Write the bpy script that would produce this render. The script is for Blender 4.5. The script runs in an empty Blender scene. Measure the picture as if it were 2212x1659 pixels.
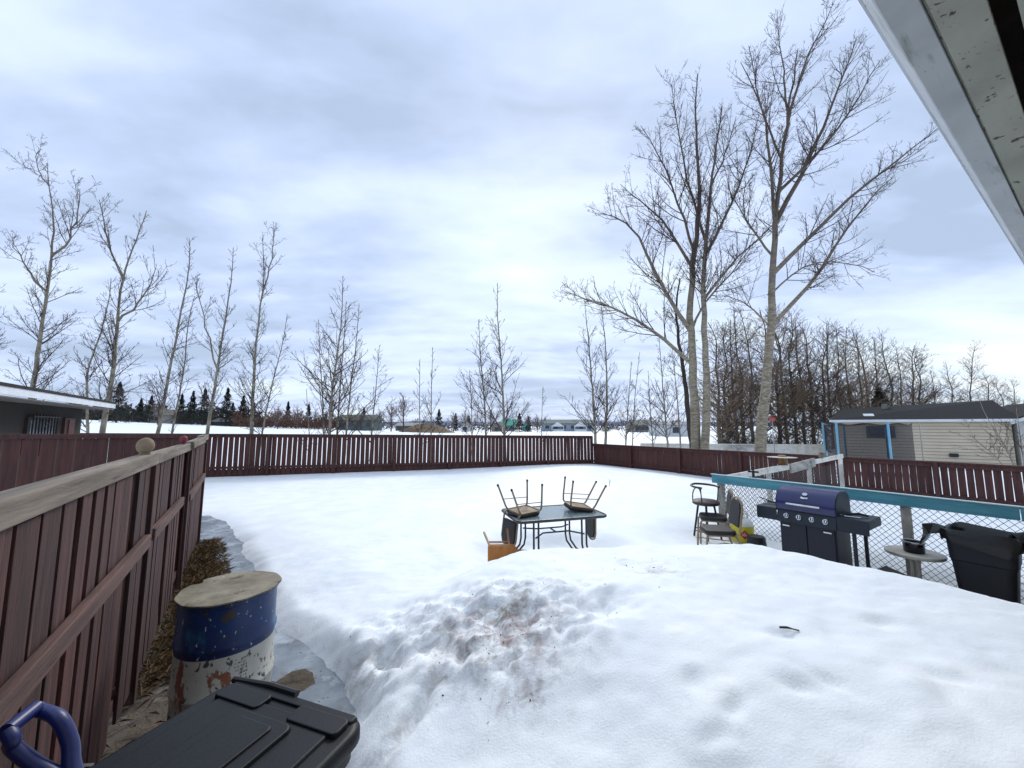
import bpy, math, random
import numpy as np
from mathutils import Vector, Matrix
R = math.radians
scene = bpy.context.scene
COL = scene.collection
F = 390.0; PH = math.atan(41.5/390.0); EYE = 2.0
CP, SP = math.cos(PH), math.sin(PH); K = 1024/2212
# the two directions of the yard: AX runs towards the right-hand front, CX across the yard
AX = Vector((.559, -.829, 0)); CX = Vector((.829, .559, 0)); ROT = math.atan2(-.829, .559)

def W(x, y, Y):
    u = (x*K-512)/F; v = (384-y*K)/F
    t = Y/(CP-v*SP)
    return Vector((u*t, Y, EYE+(SP+v*CP)*t))
def XM(x, Y):                      # ground position under photo column x at distance Y (near eye level)
    return (x*K-512)/F*Y*CP

# ---------------------------------------------------------------- materials
def node(nt, t, **kw):
    n = nt.nodes.new(t)
    for k, v in kw.items():
        if k in ('operation', 'blend_type', 'data_type', 'noise_dimensions', 'mode', 'interpolation', 'sky_type', 'feature', 'attribute_name', 'use_clamp', 'wave_type', 'bands_direction'):
            setattr(n, k, v)
        else: n.inputs[k].default_value = v
    return n
def c4(c): return (c[0], c[1], c[2], 1)
def mixc(nt, fac, a, b, mode='MIX'):
    n = nt.nodes.new('ShaderNodeMix'); n.data_type = 'RGBA'; n.blend_type = mode
    for s, v in ((0, fac), (6, a), (7, b)):
        if hasattr(v, 'node'): nt.links.new(v, n.inputs[s])
        else: n.inputs[s].default_value = v if s == 0 else c4(v)
    return n.outputs[2]
def ramp(nt, val, a, b, lo=0., hi=1.):
    n = nt.nodes.new('ShaderNodeMapRange'); n.clamp = True
    nt.links.new(val, n.inputs[0])
    for i, v in zip((1, 2, 3, 4), (a, b, lo, hi)): n.inputs[i].default_value = v
    return n.outputs[0]
def mth(nt, op, a, b=None):
    n = nt.nodes.new('ShaderNodeMath'); n.operation = op
    for i, v in enumerate((a, b)):
        if v is None: continue
        if hasattr(v, 'node'): nt.links.new(v, n.inputs[i])
        else: n.inputs[i].default_value = v
    return n.outputs[0]
def noise(nt, vec, scale, detail=5, rough=.55, dist=0.):
    n = nt.nodes.new('ShaderNodeTexNoise'); n.inputs['Scale'].default_value = scale
    n.inputs['Detail'].default_value = detail; n.inputs['Roughness'].default_value = rough; n.inputs['Distortion'].default_value = dist
    nt.links.new(vec, n.inputs['Vector']); return n.outputs[0]
def mapping(nt, vec, scale=(1, 1, 1), loc=(0, 0, 0)):
    n = nt.nodes.new('ShaderNodeMapping'); n.inputs['Scale'].default_value = scale; n.inputs['Location'].default_value = loc
    nt.links.new(vec, n.inputs['Vector']); return n.outputs[0]
def M(name, col, col2=None, scale=6, rough=.6, bump=.0, metal=0., stretch=(1, 1, 1), island=0., spots=(), bscale=None, spec=.5, bd=.01, coat=0.):
    m = bpy.data.materials.new(name); m.use_nodes = True; nt = m.node_tree
    b = nt.nodes['Principled BSDF']; tc = nt.nodes.new('ShaderNodeTexCoord')
    v = mapping(nt, tc.outputs['Object'], stretch)
    n1 = noise(nt, v, scale)
    col2 = col2 or tuple(x*.75 for x in col)
    c = mixc(nt, ramp(nt, n1, .36, .64), col2, col)
    for (sc, th, w, cc, st) in spots:             # stains and wear
        n2 = noise(nt, mapping(nt, tc.outputs['Object'], st, (3.1, 1.7, .4)), sc, 6, .65)
        c = mixc(nt, ramp(nt, n2, th, th+w), c, cc)
    if island:
        g = nt.nodes.new('ShaderNodeNewGeometry')
        h = nt.nodes.new('ShaderNodeHueSaturation')
        nt.links.new(ramp(nt, g.outputs['Random Per Island'], 0, 1, 1-island, 1+island), h.inputs['Value'])
        nt.links.new(c, h.inputs['Color']); c = h.outputs[0]
    nt.links.new(c, b.inputs['Base Color'])
    b.inputs['Roughness'].default_value = rough; b.inputs['Metallic'].default_value = metal
    b.inputs['Specular IOR Level'].default_value = spec
    if coat: b.inputs['Coat Weight'].default_value = coat
    if bump:
        bp = nt.nodes.new('ShaderNodeBump'); bp.inputs['Strength'].default_value = bump; bp.inputs['Distance'].default_value = bd
        nt.links.new(noise(nt, v, bscale or scale*3, 6, .6), bp.inputs['Height']); nt.links.new(bp.outputs[0], b.inputs['Normal'])
    return m
def S(r, g, b):                    # sRGB 0-255 to linear
    f = lambda x: (x/255/12.92) if x/255 <= .04045 else ((x/255+.055)/1.055)**2.4
    return (f(r), f(g), f(b))

# ---------------------------------------------------------------- mesh building
class MB:
    def __init__(s): s.v = []; s.f = []
    def add(s, vs, fs):
        o = len(s.v); s.v += [tuple(x) for x in vs]; s.f += [tuple(i+o for i in f) for f in fs]
    def box(s, c, d, rz=0., mat=None, taper=1.):
        hx, hy, hz = d[0]/2, d[1]/2, d[2]/2; vs = []
        for z in (-1, 1):
            k = taper if z > 0 else 1
            for x, y in ((-1, -1), (1, -1), (1, 1), (-1, 1)): vs.append(Vector((x*hx*k, y*hy*k, z*hz)))
        if mat is None: mat = Matrix.Rotation(rz, 3, 'Z')
        vs = [mat @ v + Vector(c) for v in vs]
        s.add(vs, [(3, 2, 1, 0), (4, 5, 6, 7), (0, 1, 5, 4), (1, 2, 6, 5), (2, 3, 7, 6), (3, 0, 4, 7)])
    def beam(s, p0, p1, w, h, up=(0, 0, 1)):      # h along up, w sideways
        p0, p1 = Vector(p0), Vector(p1); d = (p1-p0).normalized(); a = d.cross(Vector(up)).normalized(); u = a.cross(d)
        vs = [p+a*i*w/2+u*j*h/2 for p in (p0, p1) for i, j in ((-1, -1), (1, -1), (1, 1), (-1, 1))]
        s.add(vs, [(0, 1, 2, 3), (7, 6, 5, 4), (4, 5, 1, 0), (5, 6, 2, 1), (6, 7, 3, 2), (7, 4, 0, 3)])
    def tube(s, pts, r, n=8, cap=True, flat=1.):
        pts = [Vector(p) for p in pts]; m = len(pts)
        if not hasattr(r, '__len__'): r = [r]*m
        T = [(pts[min(i+1, m-1)]-pts[max(i-1, 0)]).normalized() for i in range(m)]
        a = T[0].orthogonal().normalized(); vs = []
        for i in range(m):
            a = (a-T[i]*a.dot(T[i])).normalized(); b = T[i].cross(a)
            for k in range(n):
                t = 2*math.pi*k/n; vs.append(pts[i]+(a*math.cos(t)+b*math.sin(t)*flat)*r[i])
        fs = [(i*n+k, i*n+(k+1) % n, (i+1)*n+(k+1) % n, (i+1)*n+k) for i in range(m-1) for k in range(n)]
        if cap: fs += [tuple(range(n-1, -1, -1)), tuple(range((m-1)*n, m*n))]
        s.add(vs, fs)
    def lathe(s, prof, n=24, c=(0, 0, 0), sx=1., sy=1.):
        vs = [(c[0]+r*math.cos(2*math.pi*k/n)*sx, c[1]+r*math.sin(2*math.pi*k/n)*sy, c[2]+z) for r, z in prof for k in range(n)]
        m = len(prof)
        fs = [(i*n+k, i*n+(k+1) % n, (i+1)*n+(k+1) % n, (i+1)*n+k) for i in range(m-1) for k in range(n)]
        if prof[0][0] > 0: fs.append(tuple(range(n-1, -1, -1)))
        if prof[-1][0] > 0: fs.append(tuple(range((m-1)*n, m*n)))
        s.add(vs, fs)
    def prism(s, poly, z0, z1, mat=None, top=1.):
        n = len(poly); cx = sum(p[0] for p in poly)/n; cy = sum(p[1] for p in poly)/n
        vs = [Vector((x, y, z0)) for x, y in poly]+[Vector((cx+(x-cx)*top, cy+(y-cy)*top, z1)) for x, y in poly]
        if mat is not None: vs = [mat @ v for v in vs]
        s.add(vs, [tuple(range(n-1, -1, -1)), tuple(range(n, 2*n))]+[(i, (i+1) % n, n+(i+1) % n, n+i) for i in range(n)])
    def build(s, name, mat, parent=None, smooth=False, bevel=0., sub=0):
        me = bpy.data.meshes.new(name); me.from_pydata(s.v, [], s.f); me.update()
        o = bpy.data.objects.new(name, me); COL.objects.link(o); me.materials.append(mat)
        if smooth: me.polygons.foreach_set('use_smooth', [True]*len(me.polygons))
        if smooth: me.set_sharp_from_angle(angle=R(40))
        if bevel:
            b = o.modifiers.new('bevel', 'BEVEL'); b.width = bevel; b.segments = 2; b.limit_method = 'ANGLE'; b.angle_limit = R(40)
        if sub:
            b = o.modifiers.new('sub', 'SUBSURF'); b.levels = sub; b.render_levels = sub
        if parent: o.parent = parent
        return o
def rrect(w, h, r, n=5, cx=0, cy=0):
    out = []
    for (x, y, a0) in ((w/2-r, h/2-r, 0), (-w/2+r, h/2-r, 90), (-w/2+r, -h/2+r, 180), (w/2-r, -h/2+r, 270)):
        for k in range(n+1):
            a = R(a0+90*k/n); out.append((cx+x+r*math.cos(a), cy+y+r*math.sin(a)))
    return out
def arc(c, r, a0, a1, n, ax=(1, 0, 0), ay=(0, 1, 0)):
    c, ax, ay = Vector(c), Vector(ax), Vector(ay)
    return [c+ax*r*math.cos(R(a0+(a1-a0)*k/n))+ay*r*math.sin(R(a0+(a1-a0)*k/n)) for k in range(n+1)]
def np_mesh(name, V, Fq, mat, parent=None, smooth=False):
    V = np.asarray(V, np.float32); Fq = np.asarray(Fq, np.int32); k = Fq.shape[1]
    me = bpy.data.meshes.new(name); me.vertices.add(len(V)); me.vertices.foreach_set('co', V.ravel())
    me.loops.add(Fq.size); me.loops.foreach_set('vertex_index', Fq.ravel())
    me.polygons.add(len(Fq)); me.polygons.foreach_set('loop_start', np.arange(len(Fq), dtype=np.int32)*k)
    me.polygons.foreach_set('use_smooth', np.full(len(Fq), smooth))
    me.update(calc_edges=True); me.materials.append(mat)
    o = bpy.data.objects.new(name, me); COL.objects.link(o)
    if parent: o.parent = parent
    return o
def smooth_path(pts, n=6):
    P = [Vector(p) for p in pts]; P = [P[0]*2-P[1]]+P+[P[-1]*2-P[-2]]; o = []
    for i in range(1, len(P)-2):
        a, b, c, d = P[i-1:i+3]
        for k in range(n): t = k/n; o.append(.5*((2*b)+(c-a)*t+(2*a-5*b+4*c-d)*t*t+(3*b-a-3*c+d)*t**3))
    return o+[P[-2]]
def thing(name, label, cat, loc=(0, 0, 0), rz=0., group=None):
    o = bpy.data.objects.new(name, None); COL.objects.link(o); o.empty_display_size = .1
    o.location = loc; o.rotation_euler = (0, 0, rz); o['label'] = label; o['category'] = cat
    if group: o['group'] = group
    return o
def tag(o, label, cat, group=None, kind=None):
    o['label'] = label; o['category'] = cat
    if group: o['group'] = group
    if kind: o['kind'] = kind
    return o
def struct(o, kind='structure'):
    o['kind'] = kind; return o
def dup(root, label, loc, rot=None, scale=None, group=None):
    r = root.copy(); COL.objects.link(r); r.location = loc; r['label'] = label
    if rot is not None: r.rotation_euler = rot
    if scale is not None: r.scale = scale
    if group: r['group'] = group
    for ch in list(root.children):
        c = ch.copy(); COL.objects.link(c); c.parent = r
        for g in ch.children:
            d = g.copy(); COL.objects.link(d); d.parent = c
    return r

# ---------------------------------------------------------------- camera, light, sky
cam = bpy.data.cameras.new('camera'); co = bpy.data.objects.new('camera', cam); COL.objects.link(co)
cam.sensor_width = 36; cam.lens = 36*F/1024; cam.clip_start = .02; cam.clip_end = 6000
co.location = (0, 0, EYE); co.rotation_euler = (math.pi/2+PH, 0, 0); scene.camera = co
scene.view_settings.view_transform = 'Standard'; scene.view_settings.look = 'None'
scene.view_settings.exposure = 0.70; scene.view_settings.gamma = 1
scene.cycles.use_adaptive_sampling = True; scene.cycles.max_bounces = 6; scene.cycles.transparent_max_bounces = 12

SUN_AZ, SUN_EL = R(8), R(38)       # behind the bright cloud ahead
sl = bpy.data.lights.new('sun', 'SUN'); sl.energy = 1.25; sl.angle = R(18); sl.color = (1, .96, .9)
so = bpy.data.objects.new('sun', sl); COL.objects.link(so)
sd = Vector((math.sin(SUN_AZ)*math.cos(SUN_EL), math.cos(SUN_AZ)*math.cos(SUN_EL), math.sin(SUN_EL)))
so.rotation_euler = sd.to_track_quat('Z', 'Y').to_euler()

w = bpy.data.worlds.new('World'); scene.world = w; w.use_nodes = True; nt = w.node_tree
for n in list(nt.nodes): nt.nodes.remove(n)
out = nt.nodes.new('ShaderNodeOutputWorld')
sky = nt.nodes.new('ShaderNodeTexSky'); sky.sky_type = 'NISHITA'; sky.sun_disc = False
sky.sun_elevation = SUN_EL; sky.sun_rotation = SUN_AZ
bg1 = nt.nodes.new('ShaderNodeBackground'); bg1.inputs[1].default_value = .08
nt.links.new(sky.outputs[0], bg1.inputs[0])
tc = nt.nodes.new('ShaderNodeTexCoord'); sep = nt.nodes.new('ShaderNodeSeparateXYZ'); nt.links.new(tc.outputs['Generated'], sep.inputs[0])
zz = mth(nt, 'ADD', mth(nt, 'MAXIMUM', sep.outputs[2], 0.), .16)
comb = nt.nodes.new('ShaderNodeCombineXYZ')
px_ = mth(nt, 'DIVIDE', sep.outputs[0], zz); py_ = mth(nt, 'DIVIDE', sep.outputs[1], zz)
nt.links.new(px_, comb.inputs[0]); nt.links.new(py_, comb.inputs[1])
n1 = noise(nt, mapping(nt, comb.outputs[0], (.55, 1.0, 1), (2.3, 4.1, 0)), .75, 4, .5, .5)
n2 = noise(nt, mapping(nt, comb.outputs[0], (.55, 1.3, 1), (7.7, 1.3, 0)), 2.2, 5, .5, .3)
n3 = noise(nt, mapping(nt, comb.outputs[0], (.9, 1.2, 1), (1.7, 8.3, 0)), 6., 4, .5, .2)
val = mth(nt, 'ADD', mth(nt, 'ADD', mth(nt, 'ADD', mth(nt, 'MULTIPLY', n1, .42), .095), mth(nt, 'MULTIPLY', n2, .30)), mth(nt, 'MULTIPLY', n3, .10))
def glow(x, y, sharp, amt):        # a thin place in the cloud: brighter around a direction of the sky
    d = (W(x, y, 100)-Vector((0, 0, EYE))).normalized()
    vm = nt.nodes.new('ShaderNodeVectorMath'); vm.operation = 'DOT_PRODUCT'
    nt.links.new(tc.outputs['Generated'], vm.inputs[0]); vm.inputs[1].default_value = d
    return mth(nt, 'MULTIPLY', mth(nt, 'POWER', mth(nt, 'MAXIMUM', vm.outputs['Value'], 0.), sharp), amt)
for g in SKYG if 'SKYG' in globals() else ((1080, 560, 60, .10), (900, 700, 120, .08), (2150, 790, 50, .16), (1650, 60, 25, .03), (560, 60, 14, -.05),
          (820, 330, 50, -.07), (1130, 350, 60, -.03), (2050, 560, 60, -.10), (300, 860, 40, -.05), (1230, 860, 60, -.05), (820, 620, 110, -.05)):
    val = mth(nt, 'ADD', val, glow(*g))
cr = nt.nodes.new('ShaderNodeValToRGB'); nt.links.new(val, cr.inputs[0])
e = cr.color_ramp.elements
e[0].position = .40; e[0].color = c4(S(150, 166, 190)); e[1].position = .66; e[1].color = c4(S(209, 215, 219))
for p_, c_ in ((.47, S(168, 183, 211)), (.52, S(182, 196, 219)), (.58, S(192, 206, 219))):
    q = e.new(p_); q.color = c4(c_)
bg2 = nt.nodes.new('ShaderNodeBackground'); bg2.inputs[1].default_value = 1.0
nt.links.new(cr.outputs[0], bg2.inputs[0])
mx = nt.nodes.new('ShaderNodeMixShader'); mx.inputs[0].default_value = .95
nt.links.new(bg1.outputs[0], mx.inputs[1]); nt.links.new(bg2.outputs[0], mx.inputs[2]); nt.links.new(mx.outputs[0], out.inputs[0])
# ---------------------------------------------------------------- snow, ground
_rs = np.random.RandomState(5); _lat = _rs.rand(256, 256)
def vn(x, y):
    xi = np.floor(x).astype(int); yi = np.floor(y).astype(int); fx = x-xi; fy = y-yi
    fx = fx*fx*(3-2*fx); fy = fy*fy*(3-2*fy); g = lambda a, b: _lat[a % 256, b % 256]
    return (g(xi, yi)*(1-fx)+g(xi+1, yi)*fx)*(1-fy)+(g(xi, yi+1)*(1-fx)+g(xi+1, yi+1)*fx)*fy-.5
def fbm(x, y, s, o=4, g=.5):
    t = 0; a = 1.
    for k in range(o): t = t+a*vn(x*s+17.3*k, y*s-9.1*k); s *= 2.03; a *= g
    return t
def sm(a, b, x):
    t = np.clip((x-a)/(b-a), 0, 1); return t*t*(3-2*t)
def gau(x, y, cx, cy, rx, ry=None, rot=0.):
    ry = ry or rx; c, s_ = math.cos(rot), math.sin(rot); dx = x-cx; dy = y-cy
    return np.exp(-(((dx*c+dy*s_)/rx)**2+((-dx*s_+dy*c)/ry)**2))
def left_edge(l):
    return np.interp(l, [-2, 1.2, 2.4, 3.0, 3.4, 4.26, 4.6, 5.5, 7.1, 8.8, 10.3, 11.2, 12], [.45, .45, .62, .745, .76, .52, .38, .24, .1, -.08, -.35, -.7, -1.4])
def snow_h(x, y):
    x = np.asarray(x, float); y = np.asarray(y, float)
    s = x*.829+y*.559; l = -x*.559+y*.829
    near = 1-sm(12, 22, np.hypot(x, y))
    h = .22-.13*sm(9, 14, l)-.06*sm(5, 9, l)+.0*s
    h = h+.05*fbm(x, y, .35, 3)*near
    # the big ploughed mound ahead of the camera
    lc = 3.55-.62*np.clip(s-3, 0, 3)+.12*vn(s*1.3, l*0+3)
    ms = sm(.4, 3.0, s+.18*vn(l*1.1, s*.7))*(1-sm(5.0, 5.75, s+.12*vn(l*1.7+5, s)))
    md = 1-sm(lc, lc+1.0, l)
    mound = ms*md
    h = h+.42*mound
    h = h-.10*gau(x, y, -.1, 2.3, .75, .5)*1.0
    # hollow around the glass table
    hol = sm(0, 1, np.clip(1.55-np.hypot((x-.72)/1.32, (y-5.98)/.95), 0, 1))
    h = h*(1-hol)+.03*hol+hol*(1-hol)*.28
    # the trodden strip between mound and wire fence, with the furniture
    st = sm(5.15, 5.9, s+.1*vn(l*1.3, 2+s*0))*(1-sm(6.85, 7.6, s))*(1-sm(3.9, 4.9, l+.15*vn(s*2, l)))
    h = h*(1-st)+(-.07+.13*sm(1.6, 2.9, l+.3*vn(s*3, l*3)))*st
    # left channel: bare ground and ice along the fence
    le = left_edge(l)-.24+.10*vn(l*2.3, s*1.5)+.05*vn(l*7, s*6)
    ch = (1-sm(le, le+.5, s))*sm(-1.1, -.75, s)
    tp = sm(0, 1.5, s-le); far_ = (.55+.45*sm(3.9, 5.2, l))*sm(.5, 2.2, l)*(1-sm(11, 12.5, l)); h = h*(1-far_*(1-tp)*.62*(s > -1))
    h = h*(1-ch)-.10*ch
    bank = gau(s-le, l*0, .42, 0, .25, 1)*(1-sm(5., 6.2, l))
    h = h+.02*bank*(1-sm(3.2, 4.4, l))
    # rough lumps where snow was shovelled
    lump = sm(.15, .8, gau(x, y, -.45, 3.45, 1.15, .55, -.1)+.4*gau(x, y, -.95, 3.2, .45, .7)+.5*gau(x, y, .2, 3.2, .8, .5))*(1-ch)
    h = h+lump*(.10*fbm(x, y, 3.1, 5, .7)+.03*np.abs(fbm(x+4, y, 7, 2)))
    # foot holes and dimples
    rr = np.random.RandomState(9)
    for fx, fy in ((1.05, 2.42), (1.16, 2.20), (.98, 2.08), (1.55, 2.28), (1.72, 2.30), (2.35, 2.28), (2.2, 2.12), (.48, 2.52), (.92, 1.95), (1.8, 2.75), (2.6, 2.9), (.35, 2.0), (1.35, 1.75), (.0, 1.7), (1.0, 1.55), (1.6, 1.6), (.62, 1.75), (.2, 3.0)):
        h = h-.030*gau(x, y, fx, fy, .07+.06*rr.rand(), .035+.04*rr.rand(), rr.rand()*3)+.012*gau(x, y, fx+.02, fy+.09, .14, .09)
    # crevice and trench in the bank
    h = h-.22*sm(15, 18, y)*sm(9, 12, x)*(1-sm(30, 36, y))
    h = h-.16*gau(x, y, -.96, 3.22, .16, .07, -.75)-.06*gau(x, y, -.72, 2.45, .05, .26, -.45)-.07*gau(x, y, -.60, 2.72, .05, .2, -.3)
    dn = 1-sm(4.5, 9, np.hypot(x, y))
    h = h+(.030*fbm(x, y, 1.4, 4)+.010*fbm(x+9, y, 5.5, 3))*dn*(.4+.6*ms)*(1-ch)
    h = h+.012*vn(x*.9, y*2.2)*near
    h = h+dn*(1-ch)*(.011*fbm(x, y+3, 9, 3, .6)-.010*np.clip(fbm(x+7, y, 4.3, 3)-.28, 0, 1))
    # heaped corner and drifts along the fences
    h = h+.18*gau(x, y, 3.6, 17.6, 3.2, 2.4)-.14*sm(11.5, 14.5, s)*(1-sm(16, 17, s))*(1-sm(11.5, 15, l))
    h = h+.25*gau(x, y, 8, 7.6, 1.9, 1.6)*(s > 7.3)
    # the far field, rising to the left
    Yc = np.maximum(y, 1.); m = np.clip(-x/Yc, 0, 1.6)
    hill = 3.6*sm(18, 125, y)*(m/1.07)**1.7
    beyond = sm(17, 24, y)
    h = h*(1-beyond)+beyond*(.02+.12*fbm(x, y, .06, 3))+hill
    return h
def grid(xs, ys, hf, name, mat, attrs=()):
    X, Y = np.meshgrid(xs, ys); Z = hf(X, Y); V = np.stack([X, Y, Z], -1).reshape(-1, 3)
    nx, ny = len(xs), len(ys); i = np.arange(nx*ny).reshape(ny, nx)
    Fq = np.stack([i[:-1, :-1], i[:-1, 1:], i[1:, 1:], i[1:, :-1]], -1).reshape(-1, 4)
    o = np_mesh(name, V, Fq, mat, smooth=True)
    for an, fn in attrs:
        a = o.data.attributes.new(an, 'FLOAT', 'POINT'); a.data.foreach_set('value', fn(X, Y).ravel().astype(np.float32))
    return o
def spread(lo, a, b, hi, step, grow=1.09):
    mid = list(np.arange(a, b, step)); st = step; up = [b]
    while up[-1] < hi: st *= grow; up.append(up[-1]+st)
    st = step; dn = [a-step]
    while dn[-1] > lo: st *= grow; dn.append(dn[-1]-st)
    return np.array(dn[::-1]+mid+up)

def dirt(x, y):
    d = .95*gau(x, y, .0, 3.1, .55, .62, .2)+.55*gau(x, y, -.55, 3.35, .9, .42)+.8*gau(x, y, 1.33, 3.95, .42, .26, -.5)+.6*gau(x, y, -.70, 2.5, .10, .5, -.45)
    d = d+.55*gau(x, y, -.98, 3.2, .3, .14, -.75)+.6*gau(x, y, .1, 2.62, .16, .12)+.3*gau(x, y, 1.1, 2.15, .35, .25)+.25*gau(x, y, .4, 3.7, .8, .2)
    s = x*.829+y*.559; l = -x*.559+y*.829
    d = d+.5*(1-sm(.0, .35, np.abs(s-left_edge(l)+.10)))*(l < 9)*(l > 0)
    return np.clip(d, 0, 1.2)
m = bpy.data.materials.new('snow_surface'); m.use_nodes = True; nt = m.node_tree; b = nt.nodes['Principled BSDF']
tc = nt.nodes.new('ShaderNodeTexCoord'); ob = tc.outputs['Object']
at = nt.nodes.new('ShaderNodeAttribute'); at.attribute_name = 'dirt'
na = noise(nt, ob, 7, 6, .7, .6); nb = noise(nt, ob, 2.1, 4, .5); nc = noise(nt, mapping(nt, ob, loc=(5, 5, 5)), 3.2, 3, .5)
base = mixc(nt, ramp(nt, nb, .35, .65), S(232, 237, 242), S(242, 245, 247))
stain = mixc(nt, ramp(nt, nc, .42, .58), S(134, 128, 120), S(150, 138, 136))
fac = mth(nt, 'MULTIPLY', ramp(nt, mth(nt, 'ADD', na, mth(nt, 'MULTIPLY', at.outputs['Fac'], .18)), .55, .80), mth(nt, 'MULTIPLY', at.outputs['Fac'], .85))
c = mixc(nt, fac, base, stain)
nd = noise(nt, ob, 42, 3, .6)
c = mixc(nt, mth(nt, 'MULTIPLY', ramp(nt, nd, .64, .74), mth(nt, 'MULTIPLY', at.outputs['Fac'], .6)), c, S(110, 96, 84))
nt.links.new(c, b.inputs['Base Color']); b.inputs['Roughness'].default_value = .62; b.inputs['Specular IOR Level'].default_value = .25
bp = nt.nodes.new('ShaderNodeBump'); bp.inputs['Strength'].default_value = .34; bp.inputs['Distance'].default_value = .02
hh = mth(nt, 'ADD', mth(nt, 'MULTIPLY', noise(nt, ob, 8, 5, .6), .7), mth(nt, 'MULTIPLY', noise(nt, ob, 70, 4, .7), .8))
nt.links.new(hh, bp.inputs['Height']); nt.links.new(bp.outputs[0], b.inputs['Normal'])
snow_mat = m
snow = struct(grid(spread(-900, -3.2, 6.4, 900, .032, 1.06), spread(-6, .8, 7.4, 1400, .03, 1.035), snow_h, 'snow', snow_mat, (('dirt', dirt),)))

earth = M('wet_earth', S(96, 84, 70), S(58, 50, 42), 5, .8, .6, spots=((3, .55, .08, S(120, 112, 104), (1, 1, 1)),), bscale=40, bd=.02)
g = struct(grid(np.arange(-9, 9.1, .12), np.arange(-2.5, 10.6, .12), lambda x, y: -.012+.02*fbm(x, y, 3, 3)-.25*(1-sm(-.4, .1, 0*x+1)), 'ground', earth))
m = M('grey_ice', S(138, 146, 152), S(108, 114, 118), 3, .14, .3, spots=((5, .55, .12, S(98, 92, 84), (1, 1, 1)), (2.2, .52, .1, S(168, 176, 182), (1, 1, 1)), (16, .64, .03, S(70, 62, 54), (1, 1, 1))), bscale=9, bd=.02, spec=.6)
def ice_h(x, y):
    s = x*.829+y*.559; l = -x*.559+y*.829
    lo = np.interp(l, [2, 3.2, 3.9, 4.6, 5.5, 6.5, 8.2, 8.7, 9.2], [.12, .16, .22, .0, -.08, -.16, -.36, -.8, -2])+.12*vn(l*3, s*0+4)
    return .012+.004*fbm(x, y, 2, 2)-.12*(1-sm(lo-.25, lo+.06, s))-.1*sm(11.2, 11.6, l)-.1*(s > 1.2)
struct(grid(np.arange(-8.0, .2, .05), np.arange(1.6, 10.4, .05), ice_h, 'ice', m))

# crumbs of dirt and bark on the old snow
rng = np.random.RandomState(21); N = 1500; cx_ = np.concatenate([rng.normal(.0, .5, N//2), rng.normal(-.5, .6, N//4), rng.normal(1.33, .35, N-N//2-N//4)]); cy_ = np.concatenate([rng.normal(3.1, .5, N//2), rng.normal(3.1, .45, N//4), rng.normal(3.95, .22, N-N//2-N//4)])
ok = rng.rand(N) < dirt(cx_, cy_)*.45; cx_, cy_ = cx_[ok], cy_[ok]; N = len(cx_); C0 = np.stack([cx_, cy_, snow_h(cx_, cy_)+.003], -1); sz = (.0015+.0045*rng.rand(N)**3)[:, None]
a1 = rng.normal(size=(N, 3))*sz; a2 = rng.normal(size=(N, 3))*sz; a3 = rng.normal(size=(N, 3))*sz*.6
tag(np_mesh('dirt_crumbs', np.stack([C0+a1, C0+a2, C0-a1*.7+a3, C0-a2*.8], 1).reshape(-1, 3), np.arange(4*N).reshape(-1, 4), M('crumbs', S(110, 96, 84), S(72, 62, 54), 9, .9)), 'dark crumbs of dirt scattered over the dirty patch of the snow mound', 'dirt', kind='stuff')
# matted dead grass beside the fence
rng = np.random.RandomState(3); N = 9000
l_ = rng.uniform(1.2, 8.8, N); s_ = rng.uniform(-.62, .05, N)-.0
keep = (s_ < np.interp(l_, [1, 3, 4.5, 6, 8.8], [-.1, -.35, .0, -.05, -.3])) & ((l_ > 4.2) | (rng.rand(N) < .07))
l_, s_ = l_[keep], s_[keep]; N = len(l_)
P0 = np.stack([s_*.829-l_*.559, s_*.559+l_*.829, np.full(N, .0)], -1)
a_ = rng.uniform(0, 6.28, N); L_ = rng.uniform(.05, .14, N); D_ = np.stack([np.cos(a_)*L_, np.sin(a_)*L_, rng.uniform(.01, .07, N)], -1)
sd_ = np.stack([-np.sin(a_), np.cos(a_), a_*0], -1)*.004
V = np.stack([P0-sd_, P0+sd_, P0+D_*.6+sd_+[0, 0, .015], P0+D_], 1).reshape(-1, 3)
tag(np_mesh('dead_grass', V, np.arange(4*N).reshape(-1, 4), M('straw', S(112, 88, 52), S(70, 54, 34), 9, .9, island=.35)), 'matted brown dead grass on bare ground along the near left fence', 'grass', kind='stuff')
# ---------------------------------------------------------------- distant land
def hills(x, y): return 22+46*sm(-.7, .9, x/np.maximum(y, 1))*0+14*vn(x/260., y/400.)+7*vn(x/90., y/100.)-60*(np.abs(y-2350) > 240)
struct(grid(np.arange(-3600, 3601, 60.), np.arange(2000, 2700, 50.), hills, 'hills', M('far_forest_haze', S(92, 106, 132), S(150, 160, 178), .004, .9)))  # blue haze of distance mixed into the forest colour
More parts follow.
